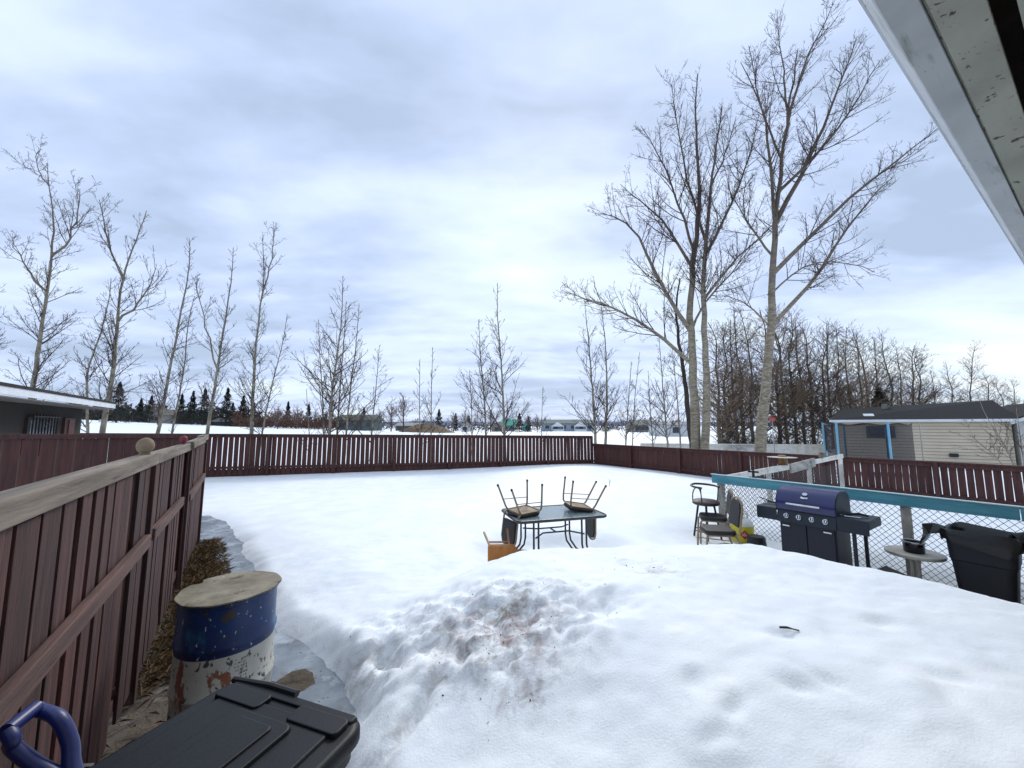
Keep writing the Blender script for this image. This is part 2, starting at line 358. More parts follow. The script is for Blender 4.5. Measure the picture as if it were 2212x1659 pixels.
# ---------------------------------------------------------------- trees
def tubes(P, Rr, n):
    N, Kp, _ = P.shape
    T = np.empty_like(P); T[:, 1:-1] = P[:, 2:]-P[:, :-2]; T[:, 0] = P[:, 1]-P[:, 0]; T[:, -1] = P[:, -1]-P[:, -2]
    T /= np.linalg.norm(T, axis=2, keepdims=True)+1e-9
    ref = np.where(np.abs(T[:, :1, 2:3]) > .8, np.array([1., .1, 0]), np.array([.1, .2, 1.]))*np.ones_like(T)
    A = np.cross(T, ref); A /= np.linalg.norm(A, axis=2, keepdims=True)+1e-9; B = np.cross(T, A)
    an = np.arange(n)*2*np.pi/n
    V = P[:, :, None]+Rr[:, :, None, None]*(A[:, :, None]*np.cos(an)[:, None]+B[:, :, None]*np.sin(an)[:, None])
    i = np.arange(N*Kp*n).reshape(N, Kp, n); j = np.roll(i, -1, 2)
    Fq = np.stack([i[:, :-1], j[:, :-1], j[:, 1:], i[:, 1:]], -1).reshape(-1, 4)
    return V.reshape(-1, 3), Fq
def join(parts):
    V = []; Fq = []; o = 0
    for v, f in parts: V.append(v); Fq.append(f+o); o += len(v)
    return np.concatenate(V), np.concatenate(Fq)
def sprout(P, Rr, cnt, tr, ang, L, rk, Kp, wob, trop, rng, rmin, prof=None, Labs=False):
    """cnt children per parent (float density), tr=(t0,t1) along it, ang range deg, L length ratio or metres range"""
    N, Kq, _ = P.shape
    seg = np.linalg.norm(P[:, 1:]-P[:, :-1], axis=2); plen = seg.sum(1)
    c = np.maximum(cnt(plen) if callable(cnt) else np.full(N, cnt), 0)
    c = np.floor(c+rng.rand(N)).astype(int); idx = np.repeat(np.arange(N), c); n = len(idx)
    if n == 0: return None
    t = rng.uniform(tr[0], tr[1], n); f = t*(Kq-1); k = np.minimum(f.astype(int), Kq-2); fr = (f-k)[:, None]
    p = P[idx, k]*(1-fr)+P[idx, k+1]*fr; T = P[idx, k+1]-P[idx, k]; T /= np.linalg.norm(T, axis=1, keepdims=True)+1e-9
    r = Rr[idx, k]*(1-fr[:, 0])+Rr[idx, k+1]*fr[:, 0]
    q = rng.normal(size=(n, 3)); q -= T*(q*T).sum(1, keepdims=True); q /= np.linalg.norm(q, axis=1, keepdims=True)
    a = np.radians(rng.uniform(ang[0], ang[1], n))[:, None]; d = T*np.cos(a)+q*np.sin(a)
    ln = rng.uniform(L[0], L[1], n)*(1. if Labs else plen[idx])
    ln = ln*(prof(t) if prof else (1-.55*t))
    pts = [p]; h = (ln/(Kp-1))[:, None]
    for j in range(Kp-1):
        d = d+rng.normal(size=(n, 3))*wob+np.array([0, 0, trop]); d /= np.linalg.norm(d, axis=1, keepdims=True)
        pts.append(pts[-1]+d*h)
    r0 = np.maximum(np.minimum(r*rk, ln*.0105+.0015), rmin)
    rad = r0[:, None]*np.linspace(1, .35, Kp)[None]; rad = np.maximum(rad, rmin*.7)
    return np.stack(pts, 1), rad
def resample(pts, Kp, jit, rng):
    pts = np.array([tuple(p) for p in pts]); d = np.r_[0, np.cumsum(np.linalg.norm(np.diff(pts, axis=0), axis=1))]
    t = np.linspace(0, d[-1], Kp)
    # smooth the corners a little
    q = np.stack([np.interp(t, d, pts[:, i]) for i in range(3)], -1)
    for _ in range(4): q[1:-1] = (q[:-2]+2*q[1:-1]+q[2:])/4
    n = rng.normal(size=q.shape)*jit; n[0] = 0; return q+n
BARK = M('pale_bark', S(164, 154, 134), S(118, 108, 92), 5, .85, .5, spots=((9, .60, .05, S(52, 46, 42), (.6, .6, 3.2)), (2.5, .60, .12, S(122, 120, 96), (1, 1, .5))), bscale=14, bd=.03, stretch=(1, 1, 2.5))
BARK2 = M('smooth_young_bark', S(158, 150, 132), S(112, 106, 92), 4, .85, .3, spots=((6, .64, .05, S(56, 50, 46), (.6, .6, 3)),), bscale=20)
DARK = M('dark_bark', S(74, 64, 58), S(50, 43, 40), 3, .9, .3)
TWIG = M('twig_bark', S(84, 70, 64), S(56, 45, 42), .8, .9)
TWIG2 = M('brown_twig_bark', S(128, 108, 86), S(92, 76, 62), .6, .9)
DARKB = M('grey_brown_bark', S(112, 100, 84), S(74, 66, 58), 3, .9, .3)
def young_top(m, z0, z1, c):       # the bark of the upper, younger wood is darker and smoother
    nt = m.node_tree; b = nt.nodes['Principled BSDF']; src = b.inputs['Base Color'].links[0].from_socket
    tc = nt.nodes.new('ShaderNodeTexCoord'); sp = nt.nodes.new('ShaderNodeSeparateXYZ'); nt.links.new(tc.outputs['Object'], sp.inputs[0])
    nt.links.new(mixc(nt, ramp(nt, sp.outputs[2], z0, z1), src, c), b.inputs['Base Color'])
young_top(BARK, 5.5, 11.5, S(92, 80, 70)); young_top(BARK2, 5.0, 10.5, S(118, 108, 96))
def make_tree(name, label, stems, limbs, seed, group, Lb, n1, t0=.3, young=False, tm=TWIG, bm=BARK2, dens=(4.6, 4.8, 4), ang=(30, 58), trop=.06, rmin=.006, spur=7., prof=None, cat='tree', levels=3):
    """stems, limbs: lists of (world points, base radius, tip radius)."""
    rng = np.random.RandomState(seed); base = Vector(stems[0][0][0]); bz = base
    SP_ = []; SR = []; tr = []
    for pts, r0, r1 in stems:
        q = resample(pts, 26, r0*.10, rng); SP_.append(q); SR.append(r0+(r1-r0)*np.linspace(0, 1, 26)**.85)
    SP_ = np.stack(SP_); SR = np.stack(SR)
    SR[:, 0] *= 1.25
    V, Fq = tubes(SP_, SR, 9); root = thing(name, label, cat, (base.x, base.y, base.z), 0, group)
    off = np.array(tuple(base)); np_mesh('trunk', V-off, Fq, bm, root, True)
    parts = []
    if prof is None: prof = lambda t: np.clip(1.15-t, .12, 1)**.8*np.where(t < t0+.12, .75, 1)
    Lb = Lb*1.25; n1 = int(n1*(2.6 if name == 'young_poplar_tree' else 2.9 if name == 'aspen_tree' else 2.2))
    b1 = sprout(SP_, SR, n1, (t0, .985), ang, (Lb*.5, Lb), .5, 9, .065, trop, rng, rmin*1.2, prof, True)
    lev = [b1]
    if limbs:
        allp = SP_.reshape(-1, 3); L2 = []
        for p, a, c_ in limbs:
            p0 = np.array(tuple(p[0])); k = np.argmin(np.linalg.norm((allp-p0)*np.array([1, .6, 1]), axis=1)); L2.append(([Vector(allp[max(k-0, 0)])]+list(p[1:]), a, c_))
        limbs = L2
        for p, a, c_ in limbs:
            pass
        q = np.stack([resample(p, 9, .03, rng) for p, _, _ in limbs]); rr = np.stack([np.linspace(a, c, 9) for _, a, c in limbs])
        for qq, r_ in zip(q, rr):
            lv_, lf_ = tubes(qq[None], r_[None], 7); np_mesh('limb', lv_-off, lf_, bm, root, True)
        l1 = sprout(q, rr, lambda L: 4.4*L, (.18, .98), (24, 58), (Lb*.3, Lb*.85), .5, 8, .07, trop*1.3, rng, rmin*1.2, lambda t: 1.1-.6*t, True)
        lev.append(l1)
    cur = []
    for bb in lev:
        parts.append(tubes(bb[0], bb[1], 5)); cur.append(bb)
        c = bb
        for k in range(levels-1):
            nx = sprout(c[0], c[1], lambda L, k=k: dens[k]*L, (.15, .98), (28, 62), (.3, .6), .6, (6, 5, 4)[k], .09, trop*1.3, rng, rmin, None)
            if nx is None: break
            parts.append(tubes(nx[0], nx[1], 4 if k == 0 else 3)); cur.append(nx); c = nx
    if spur:
        for c in cur:
            sp = sprout(c[0], c[1], lambda L: spur*L, (.2, 1.), (35, 75), (.05, .16), .7, 3, .2, .25, rng, rmin*.8, lambda t: 1+0*t, True)
            if sp: parts.append(tubes(sp[0], np.maximum(sp[1], rmin*.8), 3))
    V, Fq = join(parts); np_mesh('crown', V-off, Fq, tm, root)
    return root
def gz(x, y): return float(snow_h(np.array([x]), np.array([y]))[0])
def stem(pl, Y, dy=0):             # photo polyline -> world points rooted in the snow
    pts = [W(x, y, Y+dy*i/max(len(pl)-1, 1)) for i, (x, y) in enumerate(pl)]
    b = pts[0].copy(); d = (pts[0]-pts[1]); zg = gz(b.x, b.y)-.1
    if b.z > zg:
        k = (b.z-zg)/max(d.z*-1, .05) if d.z < 0 else 0
        b = Vector((b.x+d.x*min(k, .6)*.5, b.y, zg)); pts = [b]+pts
    return pts
# --- left row of aspens outside the back fence
G1 = 'bare aspens behind the back fence'
row = [
 ('aspen_tree', 'tall leaning bare aspen whose trunk rises behind the dark garage roof', [(66, 870), (92, 700), (112, 560), (118, 470), (106, 410), (102, 352)], 17, .15, 2.6, 24, [([(112, 560), (150, 530), (172, 450), (172, 410)], .05), ([(104, 400), (80, 370), (78, 330)], .03), ([(100, 640), (60, 590), (25, 520)], .05)]),
 ('aspen_tree', 'short crooked dark-stemmed aspen between garage roof and big spruce', [(190, 930), (186, 800), (212, 740), (235, 660), (240, 600)], 16, .08, 1.9, 16, []),
 ('aspen_tree', 'broad bare aspen with forked top, in front of the big left spruce', [(222, 930), (243, 820), (255, 690), (262, 600), (298, 510), (316, 455)], 16.5, .15, 2.5, 24, [([(262, 600), (230, 520), (215, 430)], .05), ([(252, 700), (300, 660), (340, 580)], .05)]),
 ('aspen_tree', 'slender bare aspen leaning right with a pointed top above the fence knobs', [(342, 930), (372, 770), (398, 640), (412, 570), (409, 515)], 17, .11, 2.0, 22, []),
 ('aspen_tree', 'thin low aspen leaning right beside the slender pointed aspen', [(372, 930), (398, 800), (405, 700), (420, 640)], 17.5, .07, 1.6, 14, []),
 ('aspen_tree', 'bare aspen standing right above the left end of the slatted back fence', [(448, 935), (468, 810), (488, 680), (500, 610), (504, 535)], 17.5, .11, 1.9, 22, [([(470, 800), (440, 690), (425, 610)], .04)]),
 ('aspen_tree', 'tall upright bare aspen with twin tips, rightmost of the big left row', [(543, 935), (548, 820), (557, 700), (572, 600), (567, 515)], 18, .12, 2.1, 24, [([(560, 650), (590, 560), (592, 500)], .04)]),
 ('aspen_tree', 'thin reddish aspen sapling fanning right beside the twin-tipped aspen', [(566, 935), (590, 820), (612, 740), (620, 680)], 18.5, .06, 1.7, 16, []),
 ('aspen_tree', 'aspen at the left picture edge showing only its right-hand branches', [(-70, 900), (-50, 700), (-45, 520), (-30, 430)], 16, .15, 2.4, 20, []),
]
for i, (nm, lb, pl, Y, r, Lb, n1, lm) in enumerate(row):
    sp = stem(pl, Y); lms = [([W(x, y, Y+(.8 if j % 2 else -.8)*q/len(p)) for q, (x, y) in enumerate(p)], rr_, .012) for j, (p, rr_) in enumerate(lm)]
    make_tree(nm, lb, [(sp, r*.8, .012)], lms, 40+i, G1, Lb*.8, n1, t0=.20, spur=3, rmin=.0062, dens=(4.2, 4.4, 4), prof=lambda t: np.clip(1.12-t, .22, .9))
# --- young poplars, conical, with stiff upright branches
G2 = 'young bare poplars behind the back fence'
py = lambda t: np.clip(1.05-t, .05, 1)**1.0
yrow = [
 ([(712, 935), (716, 850), (738, 700), (741, 595)], 20, .085, 2.6, 22, 'tall conical young poplar with the highest tip of the left-centre clump'),
 ([(728, 935), (736, 820), (744, 720), (748, 650)], 20.6, .06, 1.4, 12, 'straight poplar stem standing close behind the tallest of its clump'),
 ([(748, 935), (758, 830), (770, 740), (776, 655)], 20.2, .06, 1.6, 14, 'young poplar forming the right side of the left-centre clump'),
 ([(700, 935), (696, 840), (690, 760), (688, 690)], 21, .05, 1.5, 12, 'young poplar forming the left side of the left-centre clump'),
 ([(668, 935), (664, 880), (662, 840)], 21, .025, .8, 7, 'very short thin sapling left of the left-centre poplar clump'),
 ([(803, 935), (812, 840), (820, 745)], 22, .05, 1.6, 12, 'small loose poplar just right of the left-centre clump'),
 ([(907, 935), (906, 860), (907, 775)], 21, .04, 1.1, 8, 'thin upright sapling, left of the pair above the dirt mound'),
 ([(931, 937), (932, 850), (935, 750)], 21, .045, 1.2, 9, 'thin upright sapling, right of the pair above the dirt mound'),
 ([(1050, 940), (1046, 860), (1038, 770), (1034, 690)], 20.5, .065, 2.2, 15, 'conical young poplar left of the tallest centre poplar'),
 ([(1020, 940), (1018, 860), (1014, 800)], 21.2, .035, 1.3, 8, 'thin low sapling between the two hazy centre poplar crowns'),
 ([(1090, 940), (1086, 850), (1082, 760), (1074, 690), (1075, 612)], 20.3, .085, 2.2, 17, 'tallest young poplar in the middle of the back fence'),
 ([(1170, 940), (1171, 880), (1173, 835)], 23, .03, 1.1, 7, 'small lone sapling in front of the grey townhouse left end'),
 ([(1287, 955), (1281, 860), (1272, 740), (1262, 645)], 22.5, .095, 1.9, 18, 'slim dark poplar, left of the pair just right of the fence corner'),
 ([(1308, 955), (1312, 860), (1308, 740), (1298, 655)], 22.5, .095, 1.8, 18, 'slim dark poplar, right of the pair just right of the fence corner'),
 ([(1352, 955), (1358, 860), (1364, 780)], 23.5, .05, 1.5, 12, 'small double-leader poplar between the slim pair and the thick trunks'),
 ([(1366, 955), (1372, 850), (1382, 760)], 24, .04, 1.1, 9, 'thin sapling leaning right behind the small double-leader poplar'),
 ([(1442, 958), (1432, 840), (1424, 730)], 23, .07, 1.9, 14, 'slender poplar left of the thick double trunk, nearest the drooping limb'),
 ([(1470, 958), (1462, 850), (1452, 750)], 24, .06, 1.6, 12, 'slender poplar hard against the left of the thick double trunk'),
 ([(1410, 955), (1404, 880), (1400, 800)], 25, .05, 1.5, 10, 'thin poplar under the tip of the drooping limb'),
]
for i, (pl, Y, r, Lb, n1, lb) in enumerate(yrow):
    make_tree('young_poplar_tree', lb, [(stem(pl, Y), r, .012)], [], 90+i, G2, Lb*1.35, n1, t0=.14, prof=py, spur=2.5, ang=(36, 58), trop=.07, dens=(2.8, 2.8, 2), rmin=.0078, levels=3, tm=TWIG)
# --- the big cottonwoods
G3 = 'large cottonwood trees behind the right fence'
def L_(p, Y, a, dy=0, r1=.012): return ([W(x, y, Y+dy*i/len(p)) for i, (x, y) in enumerate(p)], a, r1)
Y = 18
make_tree('cottonwood_tree', 'big cottonwood with two thick pale trunks and a low limb drooping left', [
  (stem([(1502, 975), (1500, 860), (1494, 760), (1490, 640), (1500, 540), (1516, 430), (1500, 300), (1507, 160)], Y), .24, .02),
  (stem([(1520, 975), (1528, 900), (1524, 780), (1518, 640), (1524, 520), (1535, 420), (1548, 310), (1560, 230)], Y-.4), .2, .02)],
 [L_([(1484, 775), (1450, 745), (1400, 710), (1370, 680), (1330, 655), (1280, 655), (1225, 630)], Y, .10, -1.5),
  L_([(1486, 705), (1440, 655), (1412, 590), (1402, 530), (1365, 470), (1325, 430), (1293, 460)], Y, .11, -1.2),
  L_([(1490, 590), (1470, 540), (1440, 480), (1400, 440), (1340, 400)], Y, .08, 1.2),
  L_([(1495, 560), (1470, 450), (1440, 360), (1400, 300), (1385, 270)], Y, .07, -1.2),
  L_([(1522, 520), (1480, 380), (1462, 270), (1450, 180)], Y, .07, .8),
  L_([(1526, 560), (1570, 470), (1610, 380), (1635, 280), (1640, 250)], Y, .08, 1.2),
  L_([(1522, 640), (1580, 560), (1640, 520), (1690, 460)], Y, .07, -1.2),
  L_([(1505, 720), (1520, 640), (1580, 600), (1630, 520)], Y, .06, 1.5),
  L_([(1530, 420), (1570, 330), (1590, 250)], Y, .05, -.8),
  L_([(1526, 800), (1570, 780), (1620, 790)], Y, .04, 1.)], 7, G3, 2.6, 30, t0=.42, spur=2, rmin=.0066, dens=(3.6, 3.8, 3), ang=(22, 52), prof=lambda t: np.clip(1.15-t, .28, 1), bm=BARK)
make_tree('cottonwood_tree', 'dark slimmer cottonwood trunk tucked behind the double trunk', [
  (stem([(1496, 970), (1482, 850), (1468, 740), (1458, 660), (1470, 600)], 19.5), .17, .03)], [], 8, G3, 2.2, 16, t0=.4, spur=4, rmin=.008, bm=DARK)
Y = 16
make_tree('cottonwood_tree', 'tallest leaning cottonwood with pale trunk, right of the thick double trunk', [
  (stem([(1640, 985), (1652, 870), (1664, 740), (1670, 600), (1670, 500), (1686, 400), (1698, 260), (1716, 150), (1722, 110)], Y), .23, .02)],
 [L_([(1682, 700), (1720, 660), (1770, 600), (1800, 550), (1830, 480), (1870, 430), (1930, 380)], Y, .10, 1.2),
  L_([(1676, 590), (1720, 540), (1780, 480), (1860, 400), (1930, 350), (1990, 310), (2030, 275)], Y, .10, -1.5),
  L_([(1678, 470), (1720, 400), (1760, 320), (1790, 240), (1830, 160), (1850, 80)], Y, .11, .8),
  L_([(1700, 430), (1750, 350), (1800, 290), (1850, 220), (1900, 130)], Y, .07, -1.0),
  L_([(1670, 480), (1660, 400), (1672, 310), (1640, 220), (1600, 130)], Y, .08, -1.0),
  L_([(1690, 330), (1640, 230), (1620, 100)], Y, .05, 1.0),
  L_([(1694, 300), (1720, 180), (1760, 90), (1800, 10)], Y, .07, -.6),
  L_([(1700, 240), (1690, 140), (1680, 70)], Y, .05, 1.0),
  L_([(1668, 560), (1620, 500), (1600, 440), (1610, 390)], Y, .05, 1.2),
  L_([(1662, 700), (1610, 650), (1560, 640)], Y, .04, -1.),
  L_([(1684, 640), (1740, 560), (1820, 560), (1890, 590)], Y, .04, -1.)], 9, G3, 2.3, 30, t0=.5, spur=2, rmin=.0062, dens=(3.6, 3.8, 3), ang=(22, 50), prof=lambda t: np.clip(1.15-t, .28, 1), bm=BARK)
# --- thicket behind the right fence: five dense bare trees and their copies
G4 = 'dense bare trees behind the neighbouring house'
protos = []
for i in range(5):
    r_ = random.Random(i); h = 9.6+.6*i
    pts = [Vector((r_.uniform(-.25, .25)*k/3, r_.uniform(-.25, .25)*k/3, h*k/6)) for k in range(7)]
    t = make_tree('bare_tree', 'x', [(pts, .15, .02)], [], 200+i, G4, 3.3, 32, t0=.08, tm=(TWIG2, TWIG)[i % 2], bm=DARKB, spur=1.0, rmin=.0098, dens=(3.0, 2.8, 2.), ang=(38, 72), trop=.045, prof=lambda t: np.clip(1.25-t, .3, 1))
    protos.append(t)
spots = []                         # photo column, distance, height scale
r_ = random.Random(12)
cols = [1552, 1570, 1590, 1605, 1626, 1648, 1682, 1700, 1718, 1736, 1756, 1778, 1796, 1815, 1838, 1860, 1882, 1905, 1930, 1955, 1978, 2000, 2025, 2065, 2100, 2135, 2175, 2205]
tops = {1552: 700, 1700: 668, 1760: 700, 1830: 722, 1900: 725, 1970: 752, 2010: 762, 2030: 800, 2065: 800, 2100: 765, 2140: 800, 2205: 830}
for i, cx in enumerate(cols):
    Yd = 27+5*((i*37) % 7)/7+(cx-1550)/60.; top = np.interp(cx, sorted(tops), [tops[k] for k in sorted(tops)])+r_.uniform(-6, 22)
    spots.append((cx, Yd, (W(cx, top, Yd).z)))
for i, (cx, Yd, zt) in enumerate(spots):
    p = protos[i % 5]; hh = 9.6+.6*(i % 5); sc = (zt-0)/hh*1.06
    where = ('seen between the double trunk and the leaning cottonwood' if cx < 1640 else 'right behind the leaning cottonwood' if cx < 1730 else 'left of the trampoline poles' if cx < 1780
             else 'above the left end of the black roof' if cx < 1860 else 'above the middle of the black roof' if cx < 1990 else 'above the right part of the black roof' if cx < 2140 else 'at the right picture edge behind the roof peak')
    lab = 'dense bare tree of the dark thicket, '+where
    loc = (XM(cx, Yd), Yd, gz(XM(cx, Yd), Yd)-.05)
    if i < 5: o = p; o.location = loc; o.rotation_euler = (0, 0, i*1.3); o.scale = (sc*.95, sc*.95, sc); o['label'] = lab
    else: dup(p, lab, loc, (r_.uniform(-.05, .05), r_.uniform(-.05, .05), r_.uniform(0, 6)), (sc*.95, sc*.95, sc))
# --- far bare trees across the field
G5 = 'small bare trees at the far side of the field'
far = [(870, 100, 845, 'broad far bare tree left of the dirt mound'), (845, 105, 865, 'far bare tree just left of the broad one'), (1005, 110, 880, 'pinkish far tree left of the centre poplars'), (1060, 115, 878, 'pale far tree between the two centre poplars'),
       (1140, 120, 890, 'far bare tree beside the green-roofed building'), (1160, 112, 892, 'low far tree left of the townhouse'), (780, 110, 880, 'far bare tree right of the grey-green house'), (640, 105, 872, 'far bare tree behind the thin reddish sapling'),
       (600, 100, 870, 'far bare tree behind the red-brown bushes'), (680, 115, 880, 'far bare tree left of the grey-green house'), (340, 95, 862, 'far bare tree behind the slender pointed aspen'), (820, 118, 882, 'far bare tree above the low sheds'), (980, 120, 886, 'far bare tree right of the dirt mound'), (1560, 70, 880, 'pale far tree seen between the cottonwood trunks')]
ft = None
for i, (cx, Yd, ty, lb) in enumerate(far):
    x = XM(cx, Yd); z0 = gz(x, Yd)
    if ft is None:
        pts = [Vector((.2*k % .3, 0, 8*k/6)) for k in range(7)]
        ft = make_tree('far_bare_tree', lb, [(pts, .2, .05)], [], 300, G5, 4.5, 16, t0=.2, tm=M('pinkish_twigs', S(120, 104, 100), S(96, 82, 80), .5, .9), bm=DARK, spur=0, rmin=.03, dens=(1.8, 1.6, 1), prof=lambda t: np.clip(1.2-t, .4, 1)); o = ft
    else: o = dup(ft, lb, (0, 0, 0), (0, 0, i*1.1))
    o['label'] = lb; sc = max(W(cx, ty, Yd).z-z0, 2)/9.0; o.location = (x, Yd, z0-.1); o.scale = (sc, sc, sc)
# --- conifers
def conifer(name, label, h, w, seed, loc, group):
    rng = np.random.RandomState(seed); N = 2600
    t = rng.rand(N)**.8; z = h*(.08+.92*t); a = rng.uniform(0, 6.28, N); tier = .72+.28*np.cos(z/h*38+rng.uniform(0, .8))
    rmax = w/2*(1-t)**.85*tier+.05; r = rmax*rng.uniform(.35, 1.1, N)
    P = np.stack([np.cos(a)*r, np.sin(a)*r, z-.35*r+rng.normal(size=N)*.1], -1); O = np.stack([np.cos(a), np.sin(a), -.35+0*a], -1)
    sz = (.05+.05*h*.3)*rng.uniform(.6, 1.3, N)[:, None]; sd_ = np.stack([-np.sin(a), np.cos(a), rng.normal(size=N)*.5], -1)
    V = np.stack([P-O*sz, P+sd_*sz*.45, P+O*sz*1.2+rng.normal(size=(N, 3))*.05, P-sd_*sz*.45], 1).reshape(-1, 3)
    root = thing(name, label, 'tree', loc, 0, group)
    np_mesh('foliage', V, np.arange(4*N).reshape(-1, 4), CONI, root)
    mb = MB(); mb.tube([(0, 0, 0), (0, 0, h*.95)], [h*.02, .02], 6); mb.build('trunk', DARK, root)
    return root
CONI = M('spruce_needles', S(44, 54, 46), S(26, 34, 32), 1.5, .9, island=.35)
G6 = 'dark spruces at the far side of the field'
con = [(250, 95, 826, 6.5, 'largest dark spruce, right behind the broad forked aspen'), (300, 115, 862, 5, 'blunt spruce left of the slender pointed aspen'), (322, 112, 855, 5, 'second blunt spruce left of the slender pointed aspen'),
       (388, 115, 852, 4.5, 'narrow spruce just right of the thin low aspen'), (412, 112, 845, 5, 'left spruce of the dense pair before the back fence end'), (438, 110, 840, 6, 'right spruce of the dense pair before the back fence end'), (487, 110, 838, 6, 'pointed spruce right of the aspen above the fence end'),
       (522, 116, 855, 5, 'spruce left of the twin-tipped aspen'), (500, 125, 870, 5, 'low spruce behind the pointed spruce'), (545, 120, 868, 5, 'low spruce behind the twin-tipped aspen trunk'), (620, 125, 868, 4, 'small spruce above the red-brown bushes'), (665, 125, 872, 4, 'small spruce left of the grey-green house'),
       (785, 128, 880, 4, 'small spruce just behind the grey-green house'), (948, 130, 884, 5, 'spruce directly behind the dirt mound'), (984, 130, 893, 3.5, 'small lone spruce between mound and white gable house'), (1122, 118, 893, 5, 'rounded dark spruce in front of the green roof'), (1013, 128, 898, 3.5, 'stocky spruce right of the white gable house'),
       (1142, 126, 900, 3, 'slim spruce right of the green roof'), (1308, 120, 908, 5, 'wide spruce right of the townhouse'), (1405, 120, 902, 3, 'narrow spruce left of the thick trunks'), (1572, 45, 905, 4.5, 'squat dark spruce between the cottonwood trunks'), (1905, 34, 838, 3.2, 'dark green spruce poking up behind the black roof vent')]
for i, (cx, Yd, ty, wd, lb) in enumerate(con):
    x = XM(cx, Yd); z0 = gz(x, Yd)-.2; conifer('spruce_tree', lb, max(W(cx, ty, Yd).z-z0, 2), wd, 400+i, (x, Yd, z0), G6)
# --- distant woods and brush, beyond counting
def brush(name, label, xs, Ys, h0, mat, N, seed, wv=.35):
    rng = np.random.RandomState(seed); cx = rng.uniform(xs[0], xs[1], N); Yd = rng.uniform(Ys[0], Ys[1], N)
    x = (cx*K-512)/F*Yd*CP; z0 = snow_h(x, Yd); H = h0*(.45+.55*rng.rand(N))*(.75+.7*vn(cx/17., Yd*0+seed))
    q = rng.rand(N); P = np.stack([x, Yd, z0+H*q], -1); d = rng.normal(size=(N, 3)); d[:, 2] = np.abs(d[:, 2])*1.3; d /= np.linalg.norm(d, axis=1, keepdims=True)
    sd_ = np.cross(d, rng.normal(size=(N, 3))); sd_ /= np.linalg.norm(sd_, axis=1, keepdims=True); L = rng.uniform(.4, 1.1, N)[:, None]*(h0/5); wd = wv*L
    V = np.stack([P-sd_*wd*.3, P+d*L*.5+sd_*wd*.5, P+d*L, P+d*L*.5-sd_*wd*.5], 1).reshape(-1, 3)
    return tag(np_mesh(name, V, np.arange(4*N).reshape(-1, 4), mat), label, 'bushes', kind='stuff')
brush('distant_woods', 'dark mixed woods along the far edge of the snowy field on the left', (150, 560), (122, 140), 7.5, M('woods', S(62, 60, 54), S(42, 44, 42), .3, .9, island=.4), 9000, 1)
brush('brown_bushes', 'red-brown bushes at the far edge of the field left of centre', (500, 730), (108, 118), 5.0, M('bush_brown', S(110, 76, 60), S(78, 60, 50), .3, .9, island=.3), 5000, 2)
brush('distant_woods', 'low grey-brown scrub behind the distant houses in the centre', (560, 1480), (140, 170), 5.5, M('scrub', S(98, 90, 92), S(74, 70, 72), .2, .9, island=.3), 9000, 3)
brush('undergrowth', 'dark tangled undergrowth at the foot of the thicket right of the cottonwoods', (1555, 1800), (27, 34), 2.6, M('undergrowth_twigs', S(74, 62, 46), S(46, 42, 34), .5, .9, island=.4), 9000, 4, .06)
# ---------------------------------------------------------------- fences
MAROON = M('maroon_stain', S(84, 46, 40), S(60, 33, 30), 3, .75, .35, stretch=(6, 6, .6), island=.16, spots=((5, .66, .1, S(118, 88, 78), (5, 5, .4)),), bscale=12)
MAROON2 = M('maroon_boards_near', S(80, 46, 41), S(48, 28, 26), 2.2, .8, .6, stretch=(9, 9, .7), island=.28, spots=((3.5, .56, .12, S(92, 62, 58), (9, 9, .35)), (7, .66, .04, S(40, 28, 28), (4, 4, .8))), bscale=9)
GREYW = M('weathered_timber', S(138, 126, 112), S(96, 86, 76), 2.5, .85, .6, stretch=(7, 7, .5), spots=((4, .6, .06, S(74, 64, 56), (6, 6, .5)), (9, .68, .04, S(60, 50, 44), (1, 1, 1))), bscale=10)
GREYP = M('pinkish_weathered_rail', S(106, 78, 70), S(76, 54, 50), 2.5, .85, .6, stretch=(7, 7, .5), spots=((4, .6, .06, S(60, 44, 43), (6, 6, .5)),), bscale=10)
NAIL = M('rusty_steel', S(90, 70, 60), rough=.6, metal=.6)
def frame_of(p0, d):               # matrix: local x along d, y across, z up
    d = Vector(d).normalized(); return Matrix(((d.x, -d.y, 0, p0[0]), (d.y, d.x, 0, p0[1]), (0, 0, 1, 0), (0, 0, 0, 1)))
rr = random.Random(4)

# near left fence (shadow box), runs away from the camera
FL0 = Vector((-.73, 0, 0)); fd = Vector((-.559, .829, 0)).normalized()
def FL(t, off=0., z=0.): return FL0+fd*t+Vector((fd.y, -fd.x, 0))*off+Vector((0, 0, z))      # off>0: towards the yard
nf = thing('board_fence', 'near maroon board fence with weathered grey cap rail, running away on the left', 'fence', FL0, math.atan2(fd.y, fd.x))
# local: x along, y<0 towards the yard
TOP = 1.79; T1 = 8.25
mb = MB(); t = -1.5
gaps = ((3.06, 3.20), (4.55, 4.62), (5.55, 5.9))
while t < T1:
    wv = rr.uniform(.145, .16); z1 = TOP-.10
    if not any(a-.05 < t+.07 < b+.05 for a, b in gaps):
        mb.box((t+wv/2, -.012 if True else 0, (.10+z1)/2+rr.uniform(-.005, .005)), (wv, .018, z1-.10), mat=Matrix.Rotation(rr.uniform(-.014, .014), 3, 'Y') @ Matrix.Rotation(rr.uniform(-.05, .05), 3, 'Z'))
    mb.box((t+wv/2+.095, .04, (.12+z1)/2), (wv, .018, z1-.12))
    t += .19
mb.build('boards', MAROON2, nf, bevel=.002)
def piece(name, t0, t1, zc, w_, h_, y, mat, tilt=0.):
    mb = MB(); L = t1-t0; mb.box((0, 0, 0), (h_, w_, L)); o = mb.build(name, mat, nf, bevel=.006)
    o.location = ((t0+t1)/2, y, zc); o.rotation_euler = (0, math.pi/2-tilt, 0); return o
